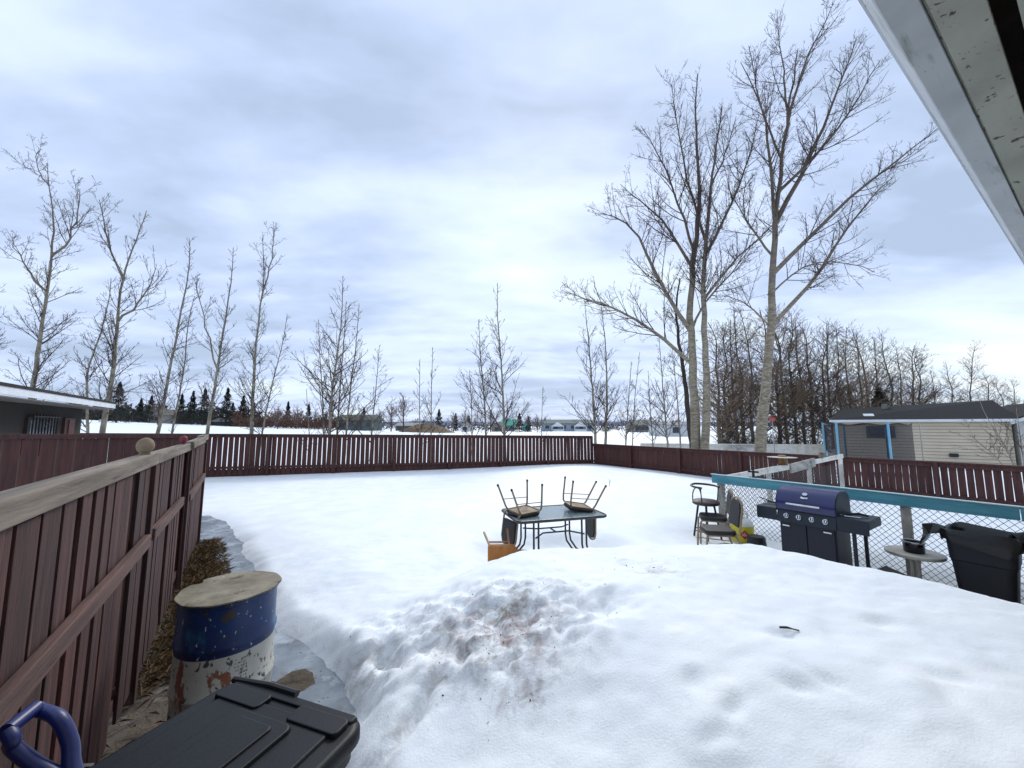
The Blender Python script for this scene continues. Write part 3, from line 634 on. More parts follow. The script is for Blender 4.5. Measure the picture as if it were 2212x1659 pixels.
piece('cap_rail', -1.5, 3.74, TOP-.045, .09, .09, 0., GREYW)
piece('cap_rail', 3.755, 5.95, TOP-.05, .09, .088, .0, GREYW, -.002)
piece('cap_rail', 5.80, 7.35, TOP-.02, .088, .088, -.035, GREYW, .012)
piece('cap_rail', 7.36, T1, TOP+.01, .088, .088, -.01, GREYW, .004)
piece('mid_rail', -1.5, 3.55, 1.16, .04, .09, -.045, GREYP)
piece('mid_rail', 3.72, 5.4, 1.16, .04, .09, -.045, GREYP, -.004)
piece('mid_rail', 6.05, 8.1, 1.12, .04, .09, -.045, GREYP, .03)
piece('bottom_rail', -1.5, 8.2, .22, .04, .09, .02, MAROON2)
for t, wd in ((-.6, .09), (1.35, .0), (3.64, .085), (5.98, .085), (8.22, .09)):
    if wd: mb = MB(); mb.box((t, .0, .86), (wd, .10, 1.68)); mb.build('post', MAROON2, nf, bevel=.004)
# finials
def knob(label, t, r, mat, sx=1.):
    p = FL(t, 0, TOP); k = thing('post_knob', label, 'knob', p, 0, 'ball knobs on the near left fence')
    mb = MB(); mb.lathe([(0, 0)]+[(r*math.sin(a)*.98, r*1.12*(1-math.cos(a))) for a in [math.pi*i/16 for i in range(1, 16)]]+[(0, 2*r*1.12)], 24, (0, 0, .004)); mb.build('ball', mat, k, True)
    mb = MB(); mb.lathe([(r*.55, -.004), (r*.6, .012), (r*.4, .02)], 16); mb.build('collar', mat, k, True)
knob('large beige wooden ball on the near fence cap rail', 3.45, .053, M('beige_ball', S(140, 122, 98), S(116, 100, 80), 14, .8, .3))
knob('small red ball on the near fence cap rail, farther along', 5.5, .040, M('red_ball', S(118, 32, 44), S(92, 26, 36), 9, .6, .2))

# cross fence on the left with metal-framed gate
cd = Vector((-.93, -.37, 0)).normalized(); c0 = FL(8.28)
cf = thing('cross_fence', 'maroon fence of wide upright boards joining the near fence on the left', 'fence', c0, math.atan2(cd.y, cd.x))
mb = MB(); t = .04
while t < 3.15: mb.box((t+.1, 0, .93), (.184, .02, 1.72)); t += .205
mb.build('boards', MAROON, cf, bevel=.002)
mb = MB(); mb.beam((-.05, .0, 1.82), (3.28, .0, 1.84), .09, .07); mb.build('top_rail', MAROON, cf, bevel=.004)
mb = MB(); mb.box((3.26, 0, .95), (.09, .09, 1.9)); mb.build('post', MAROON, cf, bevel=.004)
gt = thing('metal_gate', 'solid maroon gate with rounded tubular metal frame at far left', 'gate', c0+cd*3.34, math.atan2(cd.y, cd.x))
mb = MB(); mb.tube([(.03, 0, .15), (.03, 0, 1.72)]+[tuple(p) for p in arc((.15, 0, 1.72), .12, 180, 90, 6, (1, 0, 0), (0, 0, 1))]+[(1.9, 0, 1.84), (1.9, 0, .15)], .022, 10)
mb.build('gate_frame', M('painted_pipe', S(104, 68, 66), rough=.45, bump=.1), gt, True)
mb = MB(); mb.box((.97, .03, .97), (1.84, .012, 1.62)); mb.build('gate_panel', M('gate_sheet', S(104, 66, 62), S(92, 56, 54), 2, .6), gt)
for z in (.5, 1.45): mb = MB(); mb.box((-.02, 0, z), (.09, .03, .05)); mb.build('hinge', NAIL, gt, bevel=.003)

# back fence
def slat_fence(root, p0, d, n, panel, zt0, zt1, zb, pitch, bw, mat, face, rail_z, solid=(), seed=1, thick=.018, rails_up=False):
    rg = random.Random(seed); total = n*panel; ztop = lambda t: zt0+(zt1-zt0)*t/total
    mb = MB(); t = .05
    while t < total-.03:
        k = int(t/panel); wv = bw+rg.uniform(-.012, .006)
        if k in solid: wv = pitch-rg.choice([.002, .004, .004, .012])
        elif rg.random() < .12: wv = pitch-.003
        z1 = ztop(t)-.03
        zb_ = zb-rg.uniform(0, .03); mb.box((t+pitch/2, -face*.03, (zb_+z1)/2), (wv, thick, z1-zb_), mat=Matrix.Rotation(rg.uniform(-.012, .012), 3, 'Y')); t += pitch
    mb.build('boards', mat, root)
    mb = MB(); mb.beam((0, -face*.055, (zb+rail_z[0])/2-.04), (total, -face*.055, (zb+rail_z[1])/2-.04), .02, rail_z[0]-zb-.12); mb.build('kick_board', mat, root)
    mb = MB(); mb.beam((0, 0, ztop(0)), (total, 0, ztop(total)), .14, .04); mb.build('cap_rail', mat, root, bevel=.004)
    mb = MB(); mb.beam((0, face*.012, ztop(0)-.072), (total, face*.012, ztop(total)-.072), .04, .10); mb.build('upper_rail', mat, root, bevel=.004)
    mb = MB(); mb.beam((0, face*.012, rail_z[0]), (total, face*.012, rail_z[1]), .04, .09); mb.build('lower_rail', mat, root, bevel=.004)
    for k in range(n+1):
        mb = MB(); wv = .14 if (k % 2 == 0 or n < 7) else .09; z1 = ztop(k*panel)+.01; mb.box((k*panel, face*.055, (z1-.4)/2), (wv, .085, z1+.4)); mb.build('post', mat, root, bevel=.004)
b0 = Vector((-11.85, 15.15, 0)); bd = Vector((.1537, .048, 0)).normalized()
CORN = Vector((4.05, 20.15, 0)); bd = (CORN-b0).normalized(); total = (CORN-b0).length; nb = 7; pan = total/(nb-.35)
start = b0-bd*pan*2; nn = 9
bf = thing('back_fence', 'long maroon slatted fence across the back of the yard', 'fence', start, math.atan2(bd.y, bd.x))
slat_fence(bf, start, bd, nn, (CORN-start).length/nn, 1.73, 1.46, .02, .186, .160, MAROON, -1, (.42, .24), (), 11)
# right fence, lower
r0 = Vector((3.98, 21.4-.3, 0)); rd = Vector((.571, -.821, 0)).normalized()
rf = thing('right_fence', 'low maroon board fence running from the back corner forward on the right', 'fence', CORN+Vector((.05, -.05, 0)), math.atan2(rd.y, rd.x))
slat_fence(rf, r0, rd, 8, 2.4, 1.07, 1.05, -.12, .143, .131, MAROON, -1, (.22, .20), (0, 1, 2), 12)

# chain link fence with the blue top rail
BLUE = M('teal_paint', S(98, 166, 180), S(74, 142, 158), 2, .6, .3, stretch=(6, 6, .8), spots=((6, .68, .05, S(50, 96, 108), (8, 8, .8)),))
WHITEP = M('chipped_white_paint', S(222, 220, 212), S(200, 196, 186), 4, .7, .3, spots=((7, .62, .05, S(130, 118, 102), (2, 2, 1)),))
GREYPOST = M('old_grey_post', S(176, 172, 164), S(136, 131, 124), 7, .85, .5, stretch=(1, 1, .6), spots=((9, .6, .05, S(70, 62, 56), (1, 1, .6)),))
WIRE = M('galvanised_wire', S(84, 86, 86), rough=.55, metal=.3)
a0 = Vector((3.78, 7.3, 0)); ad = Vector((.545, -.838, 0)).normalized()
rl = thing('wire_fence', 'chain link fence with a wide teal-blue painted top rail', 'fence', a0, math.atan2(ad.y, ad.x))
def rail(root, name, p0, p1, w_, h_, mat, bev=.005):
    p0, p1 = Vector(p0), Vector(p1); mb = MB(); L = (p1-p0).length; mb.box((0, 0, 0), (h_, w_, L)); o = mb.build(name, mat, root, bevel=bev)
    o.location = (p0+p1)/2; d = (p1-p0).normalized(); o.rotation_euler = d.to_track_quat('Z', 'X').to_euler(); return o
def flatrail(root, name, p0, p1, thick, tall, mat, bev=.005):      # tall axis vertical
    p0, p1 = Vector(p0), Vector(p1); d = (p1-p0).normalized(); up = Vector((0, 0, 1)); a = d.cross(up).normalized(); u = a.cross(d)
    mb = MB(); mb.box((0, 0, 0), (thick, tall, (p1-p0).length)); o = mb.build(name, mat, root, bevel=bev); o.location = (p0+p1)/2
    o.rotation_euler = Matrix((a, u, d)).transposed().to_euler() if Matrix((a, u, d)).determinant() > 0 else Matrix((-a, u, d)).transposed().to_euler(); return o
flatrail(rl, 'top_rail', (-.08, -.05, 1.03), (3.4, -.05, 1.035), .04, .15, BLUE)
flatrail(rl, 'top_rail', (3.41, -.052, 1.03), (6.4, -.052, 1.03), .04, .15, BLUE)
mb = MB(); mb.beam((-.09, -.055, 1.111), (6.4, -.055, 1.111), .062, .012); mb.build('rail_top_board', M('pale_blue_top_sheen', S(176, 206, 214), S(200, 216, 220), 2, .6), rl, bevel=.002)  # slab coloured pale for white paint and sky reflection on the rail top
for t, dx in ((.04, .10), (2.47, .09), (5.0, .1)):
    mb = MB(); mb.box((t, .02, .46), (dx, .09, 1.08)); mb.build('post', GREYPOST, rl, bevel=.006)
mb = MB(); z0, z1, st, L = -.12, .98, .078, 6.3
def links(mb, L, z0, z1, st, y=0., r=.0030):
    H = z1-z0; n = int((L+H)/st)
    for k in range(n):
        for sg in (1, -1):
            xa = k*st-H if sg > 0 else k*st; xb = xa+H*sg
            pa, pb = Vector((xa, y+.003*sg, z0)), Vector((xb, y+.003*sg, z1))
            lo, hi = (0, L); 
            def cut(p, q, X): f = (X-p.x)/(q.x-p.x); return p+(q-p)*f
            if max(pa.x, pb.x) <= lo or min(pa.x, pb.x) >= hi: continue
            if pa.x < lo: pa = cut(pa, pb, lo)
            if pb.x < lo: pb = cut(pb, pa, lo)
            if pa.x > hi: pa = cut(pa, pb, hi)
            if pb.x > hi: pb = cut(pb, pa, hi)
            if (pb-pa).length > .02: mb.tube([pa, pb], r, 4, False)
links(mb, L, z0, z1, st); mb.tube([(0, 0, z0+.02), (L, 0, z0+.05)], .003, 4)
mb.build('chain_link_mesh', WIRE, rl)
# white timber return of the enclosure
w1 = Vector((8.15, 9.72, 0)); wd_ = (w1-a0).normalized(); LW = (w1-a0).length
wf = thing('white_garden_frame', 'chipped white timber frame with wire mesh behind the blue rail', 'fence', a0+Vector((.03, .05, 0)), math.atan2(wd_.y, wd_.x))
flatrail(wf, 'top_rail', (.0, 0, 1.0), (2.45, 0, 1.12), .04, .12, WHITEP)
flatrail(wf, 'top_rail', (2.46, -.03, 1.08), (3.5, -.03, 1.17), .045, .19, GREYPOST)
flatrail(wf, 'top_rail', (3.45, .012, 1.16), (LW, .012, 1.25), .04, .10, WHITEP)
for t, z in ((1.75, 1.03), (3.4, 1.12), (LW-.05, 1.28)):
    mb = MB(); mb.box((t, .045, z/2-.05), (.12, .05, z+.1)); mb.build('post', WHITEP, wf, bevel=.004)
mb = MB(); links(mb, LW, .0, 1.05, .078, .01, .0026); mb.build('wire_mesh', WIRE, wf)
e0 = w1; e1 = w1+Vector((1.6, -2.3, 0))

# bird feeder, cap and clamp on the rails
q = a0+wd_*2.22; fb = thing('bird_feeder', 'brown caged bird feeder under a wide clear disc on the white frame', 'bird feeder', (q.x+.03, q.y+.05, 1.165)); fb.scale = (1, 1, .62)
BRN = M('brown_cage', S(112, 84, 48), S(80, 56, 34), 9, .6, .2)
mb = MB(); mb.lathe([(.085, 0), (.1, .02), (.1, .03), (.07, .035)], 20); mb.build('base', BRN, fb, True)
mb = MB(); mb.lathe([(.062, .03), (.066, .1), (.062, .25)], 20); mb.build('seed_tube', M('amber_seed', S(150, 104, 44), S(104, 70, 34), 30, .5), fb, True)
mb = MB()
for k in range(10): a = k*math.pi/5; mb.tube([(.09*math.cos(a), .09*math.sin(a), .02), (.092*math.cos(a), .092*math.sin(a), .25)], .004, 5)
mb.build('cage_bars', BRN, fb)
mb = MB(); mb.lathe([(0, .278), (.10, .272), (.27, .262), (.272, .266), (.1, .28), (0, .285)], 32); mb.build('roof_disc', M('pale_disc', S(206, 202, 190), rough=.5), fb, True)
mb = MB(); mb.lathe([(.085, .27), (.085, .30), (.06, .335), (0, .345)], 20); mb.build('cap', M('tan_cap', S(158, 132, 98), rough=.7), fb, True)
q = a0+wd_*3.95; mb = MB(); mb.box((0, 0, .045), (.13, .1, .09)); mb.lathe([(.05, .09), (.055, .10), (.055, .115), (0, .12)], 14)
o = tag(mb.build('wooden_block', GREYW, None, bevel=.006), 'small square grey wooden block on the white frame rail', 'block'); o.location = (q.x+.03, q.y+.05, 1.255); o.rotation_euler = (0, 0, .5)
cl = thing('rail_clamp', 'small black clamp standing on the blue rail near its left end', 'clamp', a0+ad*.62+Vector((0, 0, 1.105)), ROT)
BLK = M('black_plastic', S(28, 29, 32), S(20, 21, 24), 9, .5, .1)
mb = MB(); mb.box((0, 0, .05), (.035, .03, .10)); mb.box((0, 0, .11), (.17, .025, .03)); mb.build('clamp_bar', BLK, cl, bevel=.004)
mb = MB(); mb.tube([(0, 0, .1), (0, 0, .2)], [.012, .022], 10); mb.build('screw', BLK, cl, True)
mb = MB(); [mb.box((sx*.045, 0, -.01), (.028, .03, .07), mat=Matrix.Rotation(sx*.3, 3, 'Y')) for sx in (-1, 1)]; mb.build('jaw', BLK, cl, bevel=.004)

# white neighbour fence behind
wn = thing('white_board_fence', 'white painted board fence standing behind the cottonwood trunks', 'fence', (8.2, 25.2, 0), math.atan2(-1.6, 10))
mb = MB(); t = 0; rg = random.Random(5)
while t < 10.6: mb.box((t+.07, 0, .33), (.132, .02, 1.04+rg.uniform(-.01, .01))); t += .14
mb.build('boards', WHITEP, wn)
mb = MB(); mb.beam((0, -.03, .84), (10.6, -.03, .84), .06, .07); mb.build('top_rail', WHITEP, wn)
mp = thing('weathered_plywood_board', 'mottled grey plywood sheet leaning on the white fence left of trampoline', 'board', (14.1, 23.9, -.3), -.16)
mb = MB(); mb.box((0, 0, .52), (1.9, .02, 1.05), mat=Matrix.Rotation(-.12, 3, 'X')); mb.build('sheet', M('mottled_ply', S(196, 192, 186), S(134, 128, 122), 3, .85, .2), mp)
mb = MB(); mb.box((-.6, .09, .4), (.06, .05, .9)); mb.build('batten', GREYPOST, mp)

# ---------------------------------------------------------------- houses
def siding(mb, p0, p1, z0, z1, step=.115, lip=.012, out_=1):
    p0, p1 = Vector(p0), Vector(p1); d = (p1-p0).normalized(); nrm = Vector((d.y, -d.x, 0))*out_; z = z0
    while z < z1-.02:
        zt = min(z+step, z1); L = (p1-p0).length
        a = [p0+nrm*(lip), p1+nrm*(lip), p1+nrm*.0, p0+nrm*.0]; vs = [Vector((v.x, v.y, z)) for v in a[:2]]+[Vector((v.x, v.y, zt)) for v in a[2:]]+[Vector((v.x, v.y, z)) for v in (a[3], a[2])]
        mb.add(vs, [(0, 1, 2, 3), (0, 4, 5, 1)]); z += step
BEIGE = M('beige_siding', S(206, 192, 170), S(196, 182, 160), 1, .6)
def course_shadows(m, period, dark):  # paints the shadow under each siding lip as a dark band per course
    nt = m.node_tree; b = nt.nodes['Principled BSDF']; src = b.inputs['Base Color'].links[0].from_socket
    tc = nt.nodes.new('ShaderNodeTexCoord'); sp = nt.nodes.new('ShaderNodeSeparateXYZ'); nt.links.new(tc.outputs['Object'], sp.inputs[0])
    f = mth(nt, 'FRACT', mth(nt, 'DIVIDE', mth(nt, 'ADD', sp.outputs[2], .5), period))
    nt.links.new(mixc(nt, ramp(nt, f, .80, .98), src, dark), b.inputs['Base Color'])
course_shadows(BEIGE, .155, S(92, 80, 62))
HA = W(1800, 905, 21.6); HB = W(2172, 905, 18.0); hdv = Vector((HB.x-HA.x, HB.y-HA.y, 0)); LH = hdv.length; hdv.normalize(); HR = math.atan2(hdv.y, hdv.x)
h = thing('beige_house', 'beige sided neighbour building with a black shingle roof on the right', 'house', (HA.x, HA.y, 0), HR)
def hx(x):
    m = (x*K-512)/F*CP; return (HA.x-m*HA.y)/(m*hdv.y-hdv.x)
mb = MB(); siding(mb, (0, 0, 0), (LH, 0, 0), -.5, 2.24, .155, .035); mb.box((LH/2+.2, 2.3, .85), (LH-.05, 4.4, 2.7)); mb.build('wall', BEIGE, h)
SH = M('black_shingles', S(22, 24, 30), S(13, 15, 19), 6, .95, .5, island=.0, bscale=30, stretch=(1, 3, 3))
mb = MB(); ze = 2.29; x0, x1 = -.15, LH+.3
mb.add([(x0, -.4, ze), (x1, -.4, ze), (x1, 2.3, 3.28), (x0+.75, 2.3, 2.98), (x0+.1, 5, ze), (x1, 5, ze)], [(0, 1, 2, 3), (3, 2, 5, 4), (0, 3, 4), (0, 4, 5, 1)])
rfo = mb.build('roof', SH, h)
mb = MB(); mb.box((2.35, 1.8, 3.0), (.22, .22, .4)); mb.build('chimney', M('vent_grey', S(120, 126, 118), rough=.6), rfo, bevel=.01)
mb = MB(); mb.box((1.5, .35, 2.56), (.42, .42, .04), mat=Matrix.Rotation(.28, 3, 'X')); mb.build('skylight', M('white_lid', S(228, 230, 232), rough=.5), rfo, bevel=.008)
WHT = M('white_fascia', S(216, 220, 222), S(200, 205, 208), 3, .5)
mb = MB(); mb.box((LH/2+.05, -.43, ze-.05), (LH+.5, .03, .12)); mb.build('fascia', WHT, h, bevel=.004)
mb = MB(); mb.box((LH/2+.05, -.21, ze-.075), (LH+.4, .42, .02)); mb.build('soffit', WHT, h)
wa, wb2 = hx(1877), hx(1925)
wn_ = MB(); wn_.box(((wa+wb2)/2, -.02, 1.66), (wb2-wa+.25, .12, .62)); o = wn_.build('window', M('dark_trim', S(92, 86, 78), rough=.6), h, bevel=.006)
mb = MB(); mb.box(((wa+wb2)/2, -.09, 1.66), (wb2-wa, .03, .40)); mb.build('pane', M('dark_glass', S(22, 28, 38), rough=.08, spec=.8), o)
vx = hx(2052); mb = MB(); mb.box((vx, -.08, .58), (.30, .1, .17)); mb.build('vent', BLK, h, bevel=.02)
ga0 = HB+hdv*.3
ga = thing('white_gable_addition', 'white sided gable end meeting the black roof at the right edge', 'house', (ga0.x, ga0.y, 0), HR+.12)
WG = 3.0; ZE = 2.25; ZP = 2.95
mb = MB(); siding(mb, (0, 0, 0), (WG, 0, 0), -.5, ZE, .155, .03); mb.box((WG/2, 2.0, 1.0), (WG-.04, 3.9, 2.4)); z = ZE
while z < ZP-.1: k = (z-ZE)/(ZP-ZE)*WG/2; siding(mb, (k, 0, 0), (WG-k, 0, 0), z, z+.155, .155, .03); z += .155
mb.build('wall', M('white_siding', S(196, 194, 188), S(184, 182, 176), 1, .6), ga)
sl_ = (ZP-ZE)/(WG/2)
for a, b in (((-.3, ZE-.3*sl_), (WG/2, ZP)), ((WG+.3, ZE-.3*sl_), (WG/2, ZP))):
    mb = MB(); mb.beam((a[0], -.3, a[1]), (b[0], -.3, b[1]), .05, .13); mb.build('bargeboard', WHT, ga)
mb = MB(); e_ = ZE-.34*sl_+.09; mb.add([(-.34, -.36, e_), (WG/2, -.36, ZP+.09), (WG/2, 4, ZP+.09), (-.34, 4, e_), (WG+.34, -.36, e_), (WG+.34, 4, e_)], [(0, 1, 2, 3), (1, 4, 5, 2)]); o = mb.build('roof', SH, ga)
sm_ = o.modifiers.new('thick', 'SOLIDIFY'); sm_.thickness = .05; sm_.offset = 1
mb = MB(); mb.box((1.0, -.05, 1.5), (.7, .1, 1.0)); o = mb.build('window', WHT, ga, bevel=.006)
mb = MB(); mb.box((1.0, -.11, 1.5), (.56, .02, .86)); mb.build('pane', bpy.data.materials['dark_glass'], o)

# left garage
gd = Vector((-.559, .829, 0)); g0 = Vector((-8.6, 5.45, 0)); LG = 7.4
gh = thing('dark_garage', 'dark brown garage with white fascia and barred window at far left', 'garage', g0, math.atan2(gd.y, gd.x))
mb = MB(); siding(mb, (0, 0, 0), (LG, 0, 0), -.1, 2.5, .2, .006, 1); mb.box((LG/2, 2.6, 1.2), (LG-.02, 5.0, 2.55)); mb.build('wall', M('dark_brown_stucco', S(46, 40, 36), S(38, 34, 31), 2, .9), gh)
mb = MB(); mb.beam((-.6, -.62, 2.60), (LG+.26, -.62, 2.60), .035, .15); mb.build('fascia', M('bright_white_fascia', S(226, 230, 234), S(214, 218, 222), 3, .5), gh, bevel=.004)
mb = MB(); mb.box((LG/2-.15, -.31, 2.495), (LG+.8, .6, .02)); mb.build('soffit', M('grey_soffit', S(120, 116, 112), rough=.7), gh)  # soffit in a plain grey, darker than the fascia
mb = MB(); mb.add([(-.6, -.66, 2.72), (LG+.28, -.66, 2.72), (LG+.28, 2.6, 3.25), (-.6, 2.6, 3.25), (LG+.28, 5.9, 2.72), (-.6, 5.9, 2.72)], [(0, 1, 2, 3), (3, 2, 4, 5)]); o = mb.build('roof', M('grey_brown_shingles', S(52, 48, 44), S(36, 34, 32), 8, 1.0, .5, bscale=30), gh)
sm_ = o.modifiers.new('thick', 'SOLIDIFY'); sm_.thickness = .06; sm_.offset = -1
def gx(x, off=0.):                 # position along the garage wall seen at photo column x
    m = (x*K-512)/F*CP; nrm = Vector((gd.y, -gd.x, 0)); p = g0+nrm*off
    return (p.x-m*p.y)/(m*gd.y-gd.x)
ta, tb = gx(52, 0), gx(113, 0)
mb = MB(); mb.box(((ta+tb)/2, -.02, 1.78), (tb-ta, .07, .82)); wo = mb.build('window', M('window_trim_brown', S(60, 48, 44), rough=.6), gh)
mb = MB(); mb.box(((ta+tb)/2, -.06, 1.78), (tb-ta-.16, .02, .68)); mb.build('pane', M('grey_glass', S(110, 122, 134), S(40, 46, 54), 1.2, .1, spec=.8), wo)
mb = MB(); k = ta+.02
while k < tb: mb.tube([(k, -.12, 1.30), (k, -.12, 2.26)], .014, 6); k += (tb-ta)/9
mb.beam((ta, -.12, 2.2), (tb, -.12, 2.2), .02, .03); mb.build('bars', M('black_iron', S(34, 26, 26), rough=.5, metal=.3), wo)
ta, tb = gx(133, 0), gx(155, 0)
mb = MB(); mb.box(((ta+tb)/2, -.03, 1.1), (tb-ta, .06, 2.2)); do = mb.build('door', M('brown_door', S(70, 40, 32), rough=.6), gh, bevel=.005)
mb = MB(); mb.box(((ta+tb)/2+.05, -.07, 1.2), ((tb-ta)*.55, .03, 1.9)); mb.build('panel', M('red_brown_door', S(96, 50, 38), rough=.55), do)

# far buildings
def far_house(name, label, cat, x0, x1, Yd, ztop, zb_off, wallc, roofc, roofh, windows=3, hip=False, gable=False, stories=1):
    a = XM(x0, Yd); b = XM(x1, Yd); c = (a+b)/2; z0 = gz(c, Yd)-.3; ze = W((x0+x1)/2, ztop, Yd).z; wd = b-a; r = thing(name, label, cat, (c, Yd, z0)); H = ze-z0; e = H-roofh
    mt = M(name+'_wall', wallc, rough=.7); mr = M(name+'_roof', roofc, rough=.9)
    mb = MB(); mb.box((0, 4, e/2), (wd, 8, e)); 
    if gable: mb.add([(-wd/2, 0, e), (wd/2, 0, e), (0, 0, H)], [(0, 1, 2)])
    mb.build('wall', mt, r)
    mb = MB()
    if gable: mb.add([(-wd/2-.3, -.3, e-.15), (0, -.3, H+.1), (0, 8.3, H+.1), (-wd/2-.3, 8.3, e-.15), (wd/2+.3, -.3, e-.15), (wd/2+.3, 8.3, e-.15)], [(0, 1, 2, 3), (1, 4, 5, 2)])
    else:
        i = 3 if hip else .0; mb.add([(-wd/2-.4, -.5, e), (wd/2+.4, -.5, e), (wd/2+.4-i, 4, H), (-wd/2-.4+i, 4, H), (wd/2+.4, 8.5, e), (-wd/2-.4, 8.5, e)], [(0, 1, 2, 3), (3, 2, 4, 5), (1, 4, 2), (0, 3, 5)])
    o = mb.build('roof', mr, r); mo = o.modifiers.new('t', 'SOLIDIFY'); mo.thickness = .15
    for s_ in range(stories):
        for k in range(windows):
            mb = MB(); mb.box((-wd/2+wd*(k+.5)/windows, -.04, e*((s_+.55)/stories)+.1), (1.2, .08, 1.0)); mb.build('window', FARW, r)
    return r, wd, e, H
FARW = M('far_window', S(52, 60, 72), rough=.2)
r, wd, e, H = far_house('townhouse', 'long two-storey grey-blue townhouse row with white porches across the field', 'townhouse', 1173, 1283, 130, 906, 0, S(148, 160, 172), S(112, 120, 118), 1.3, 6, stories=1)
for k in (-.22, .22):
    mb = MB(); cx = wd*k; mb.add([(cx-2.2, -1.6, 1.9), (cx+2.2, -1.6, 1.9), (cx, -1.6, 3.3), (cx-2.2, 0, 1.9), (cx+2.2, 0, 1.9), (cx, 0, 3.3)], [(0, 1, 2), (0, 2, 5, 3), (1, 4, 5, 2)])
    [mb.box((cx+sx, -1.5, .95), (.2, .2, 1.9)) for sx in (-1.9, 1.9)]; mb.box((cx, -1.4, .5), (3.6, .1, .9)); mb.build('porch', M('porch_white', S(220, 222, 224)), r)
far_house('green_roof_building', 'low building with a bright teal green roof left of the rounded spruce', 'building', 1086, 1112, 135, 905, 0, S(140, 150, 150), S(70, 158, 140), 2.2, 2)
far_house('green_gable_shed', 'small teal gable right of the rounded spruce', 'shed', 1131, 1146, 135, 908, 0, S(80, 150, 136), S(84, 160, 146), 1.5, 1, gable=True)
far_house('green_grey_house', 'grey-green house with wide low roof behind the left-centre poplars', 'house', 728, 805, 110, 895, 0, S(84, 98, 96), S(98, 100, 92), 1.6, 4)
far_house('low_shed', 'low snow-edged shed left of the dirt mound', 'shed', 855, 905, 120, 913, 0, S(110, 104, 98), S(150, 150, 146), .9, 3)
far_house('white_gable_house', 'small white gabled house right of the dirt mound', 'house', 997, 1012, 120, 910, 0, S(196, 198, 200), S(130, 130, 128), 1.4, 1, gable=True)
far_house('brown_gable_house', 'brown gabled house between the two centre poplars', 'house', 1062, 1084, 125, 912, 0, S(130, 122, 108), S(116, 110, 98), 1.4, 1, gable=True)
far_house('far_bungalow', 'grey bungalow right of the slim pair of poplars', 'bungalow', 1372, 1412, 115, 906, 0, S(128, 126, 120), S(128, 130, 122), 1.6, 4)
far_house('grey_house', 'pale house under the dark spruces on the far left', 'house', 318, 345, 118, 884, 0, S(150, 148, 142), S(110, 106, 100), 1.6, 2, gable=True)
far_house('dark_bungalow', 'dark low bungalow beneath the far spruces left of centre', 'bungalow', 455, 540, 112, 902, 0, S(70, 72, 76), S(90, 88, 86), 1.2, 5)
far_house('far_white_trailer', 'white building just left of the thick double trunk', 'building', 1434, 1486, 70, 911, 0, S(206, 208, 210), S(150, 152, 152), .5, 1)
# dirt mound
mm = MB(); x = XM(920, 105); z0 = gz(x, 105)
mm.lathe([(11, -.6), (8, .4), (5, 1.6), (2.5, 2.5), (0, 2.8)], 28, (0, 0, 0), 1, .6); o = tag(mm.build('dirt_mound', M('brown_dirt', S(120, 100, 78), S(84, 70, 56), .6, .95, .5, bd=.4), None, True), 'brown heap of dirt and brush in the middle of the far field', 'mound'); o.location = (x, 105, z0-.2)
o.scale = (.9, 1, .95)

# trampoline
tr = thing('trampoline', 'netted trampoline with light blue padded poles in front of the beige house', 'trampoline', (13.45, 14.9, -.05))
PB = M('light_blue_foam', S(130, 186, 214), S(112, 170, 200), 5, .6); TOPZ = 2.18; RT = 1.26
mb = MB(); mb.tube([(RT*math.cos(a), RT*math.sin(a), .75) for a in [k*math.pi/16 for k in range(33)]], .03, 8); mb.build('frame_ring', WIRE, tr, True)
mb = MB(); mb.lathe([(0, .74), (RT-.05, .745)], 40); mb.build('mat', BLK, tr)
net = bpy.data.materials.new('black_net'); net.use_nodes = True; nt = net.node_tree; b = nt.nodes['Principled BSDF']
b.inputs['Base Color'].default_value = c4(S(24, 30, 44)); b.inputs['Roughness'].default_value = .8; b.inputs['Alpha'].default_value = .50
mb = MB(); n = 64; vs = []; fs = []
for j in range(9):
    z = .75+(TOPZ-.05-.75)*j/8
    for k in range(n):
        a = 2*math.pi*k/n; sag = 1-.05*abs(math.sin(4*a))*math.sin(math.pi*j/8)*1.2; vs.append((RT*sag*math.cos(a)*.97, RT*sag*math.sin(a)*.97, z+(-.06*abs(math.sin(4*a)) if j == 8 else 0)))
fs = [(j*n+k, j*n+(k+1) % n, (j+1)*n+(k+1) % n, (j+1)*n+k) for j in range(8) for k in range(n) if not (44 <= k <= 57 and False)]
mb.add(vs, fs); mb.build('safety_net', net, tr, True)
mb = MB(); mb.tube([(RT*.97*math.cos(2*math.pi*k/n), RT*.97*math.sin(2*math.pi*k/n), TOPZ-.05-.06*abs(math.sin(8*math.pi*k/n))) for k in range(n+1)], .02, 5); mb.build('net_edge', BLK, tr)
for az in (138, 188, 254, 318, 22, 80):
    ro = RT+(.03 if az != 318 else .16); a = R(az); x, y = ro*math.cos(a), ro*math.sin(a)
    mb = MB(); mb.tube([(x, y, .0), (x, y, TOPZ*.99)], .036 if az != 318 else .02, 10); mb.build('pole', PB if az != 318 else M('bare_steel_pole', S(186, 180, 170), rough=.5), tr, True)

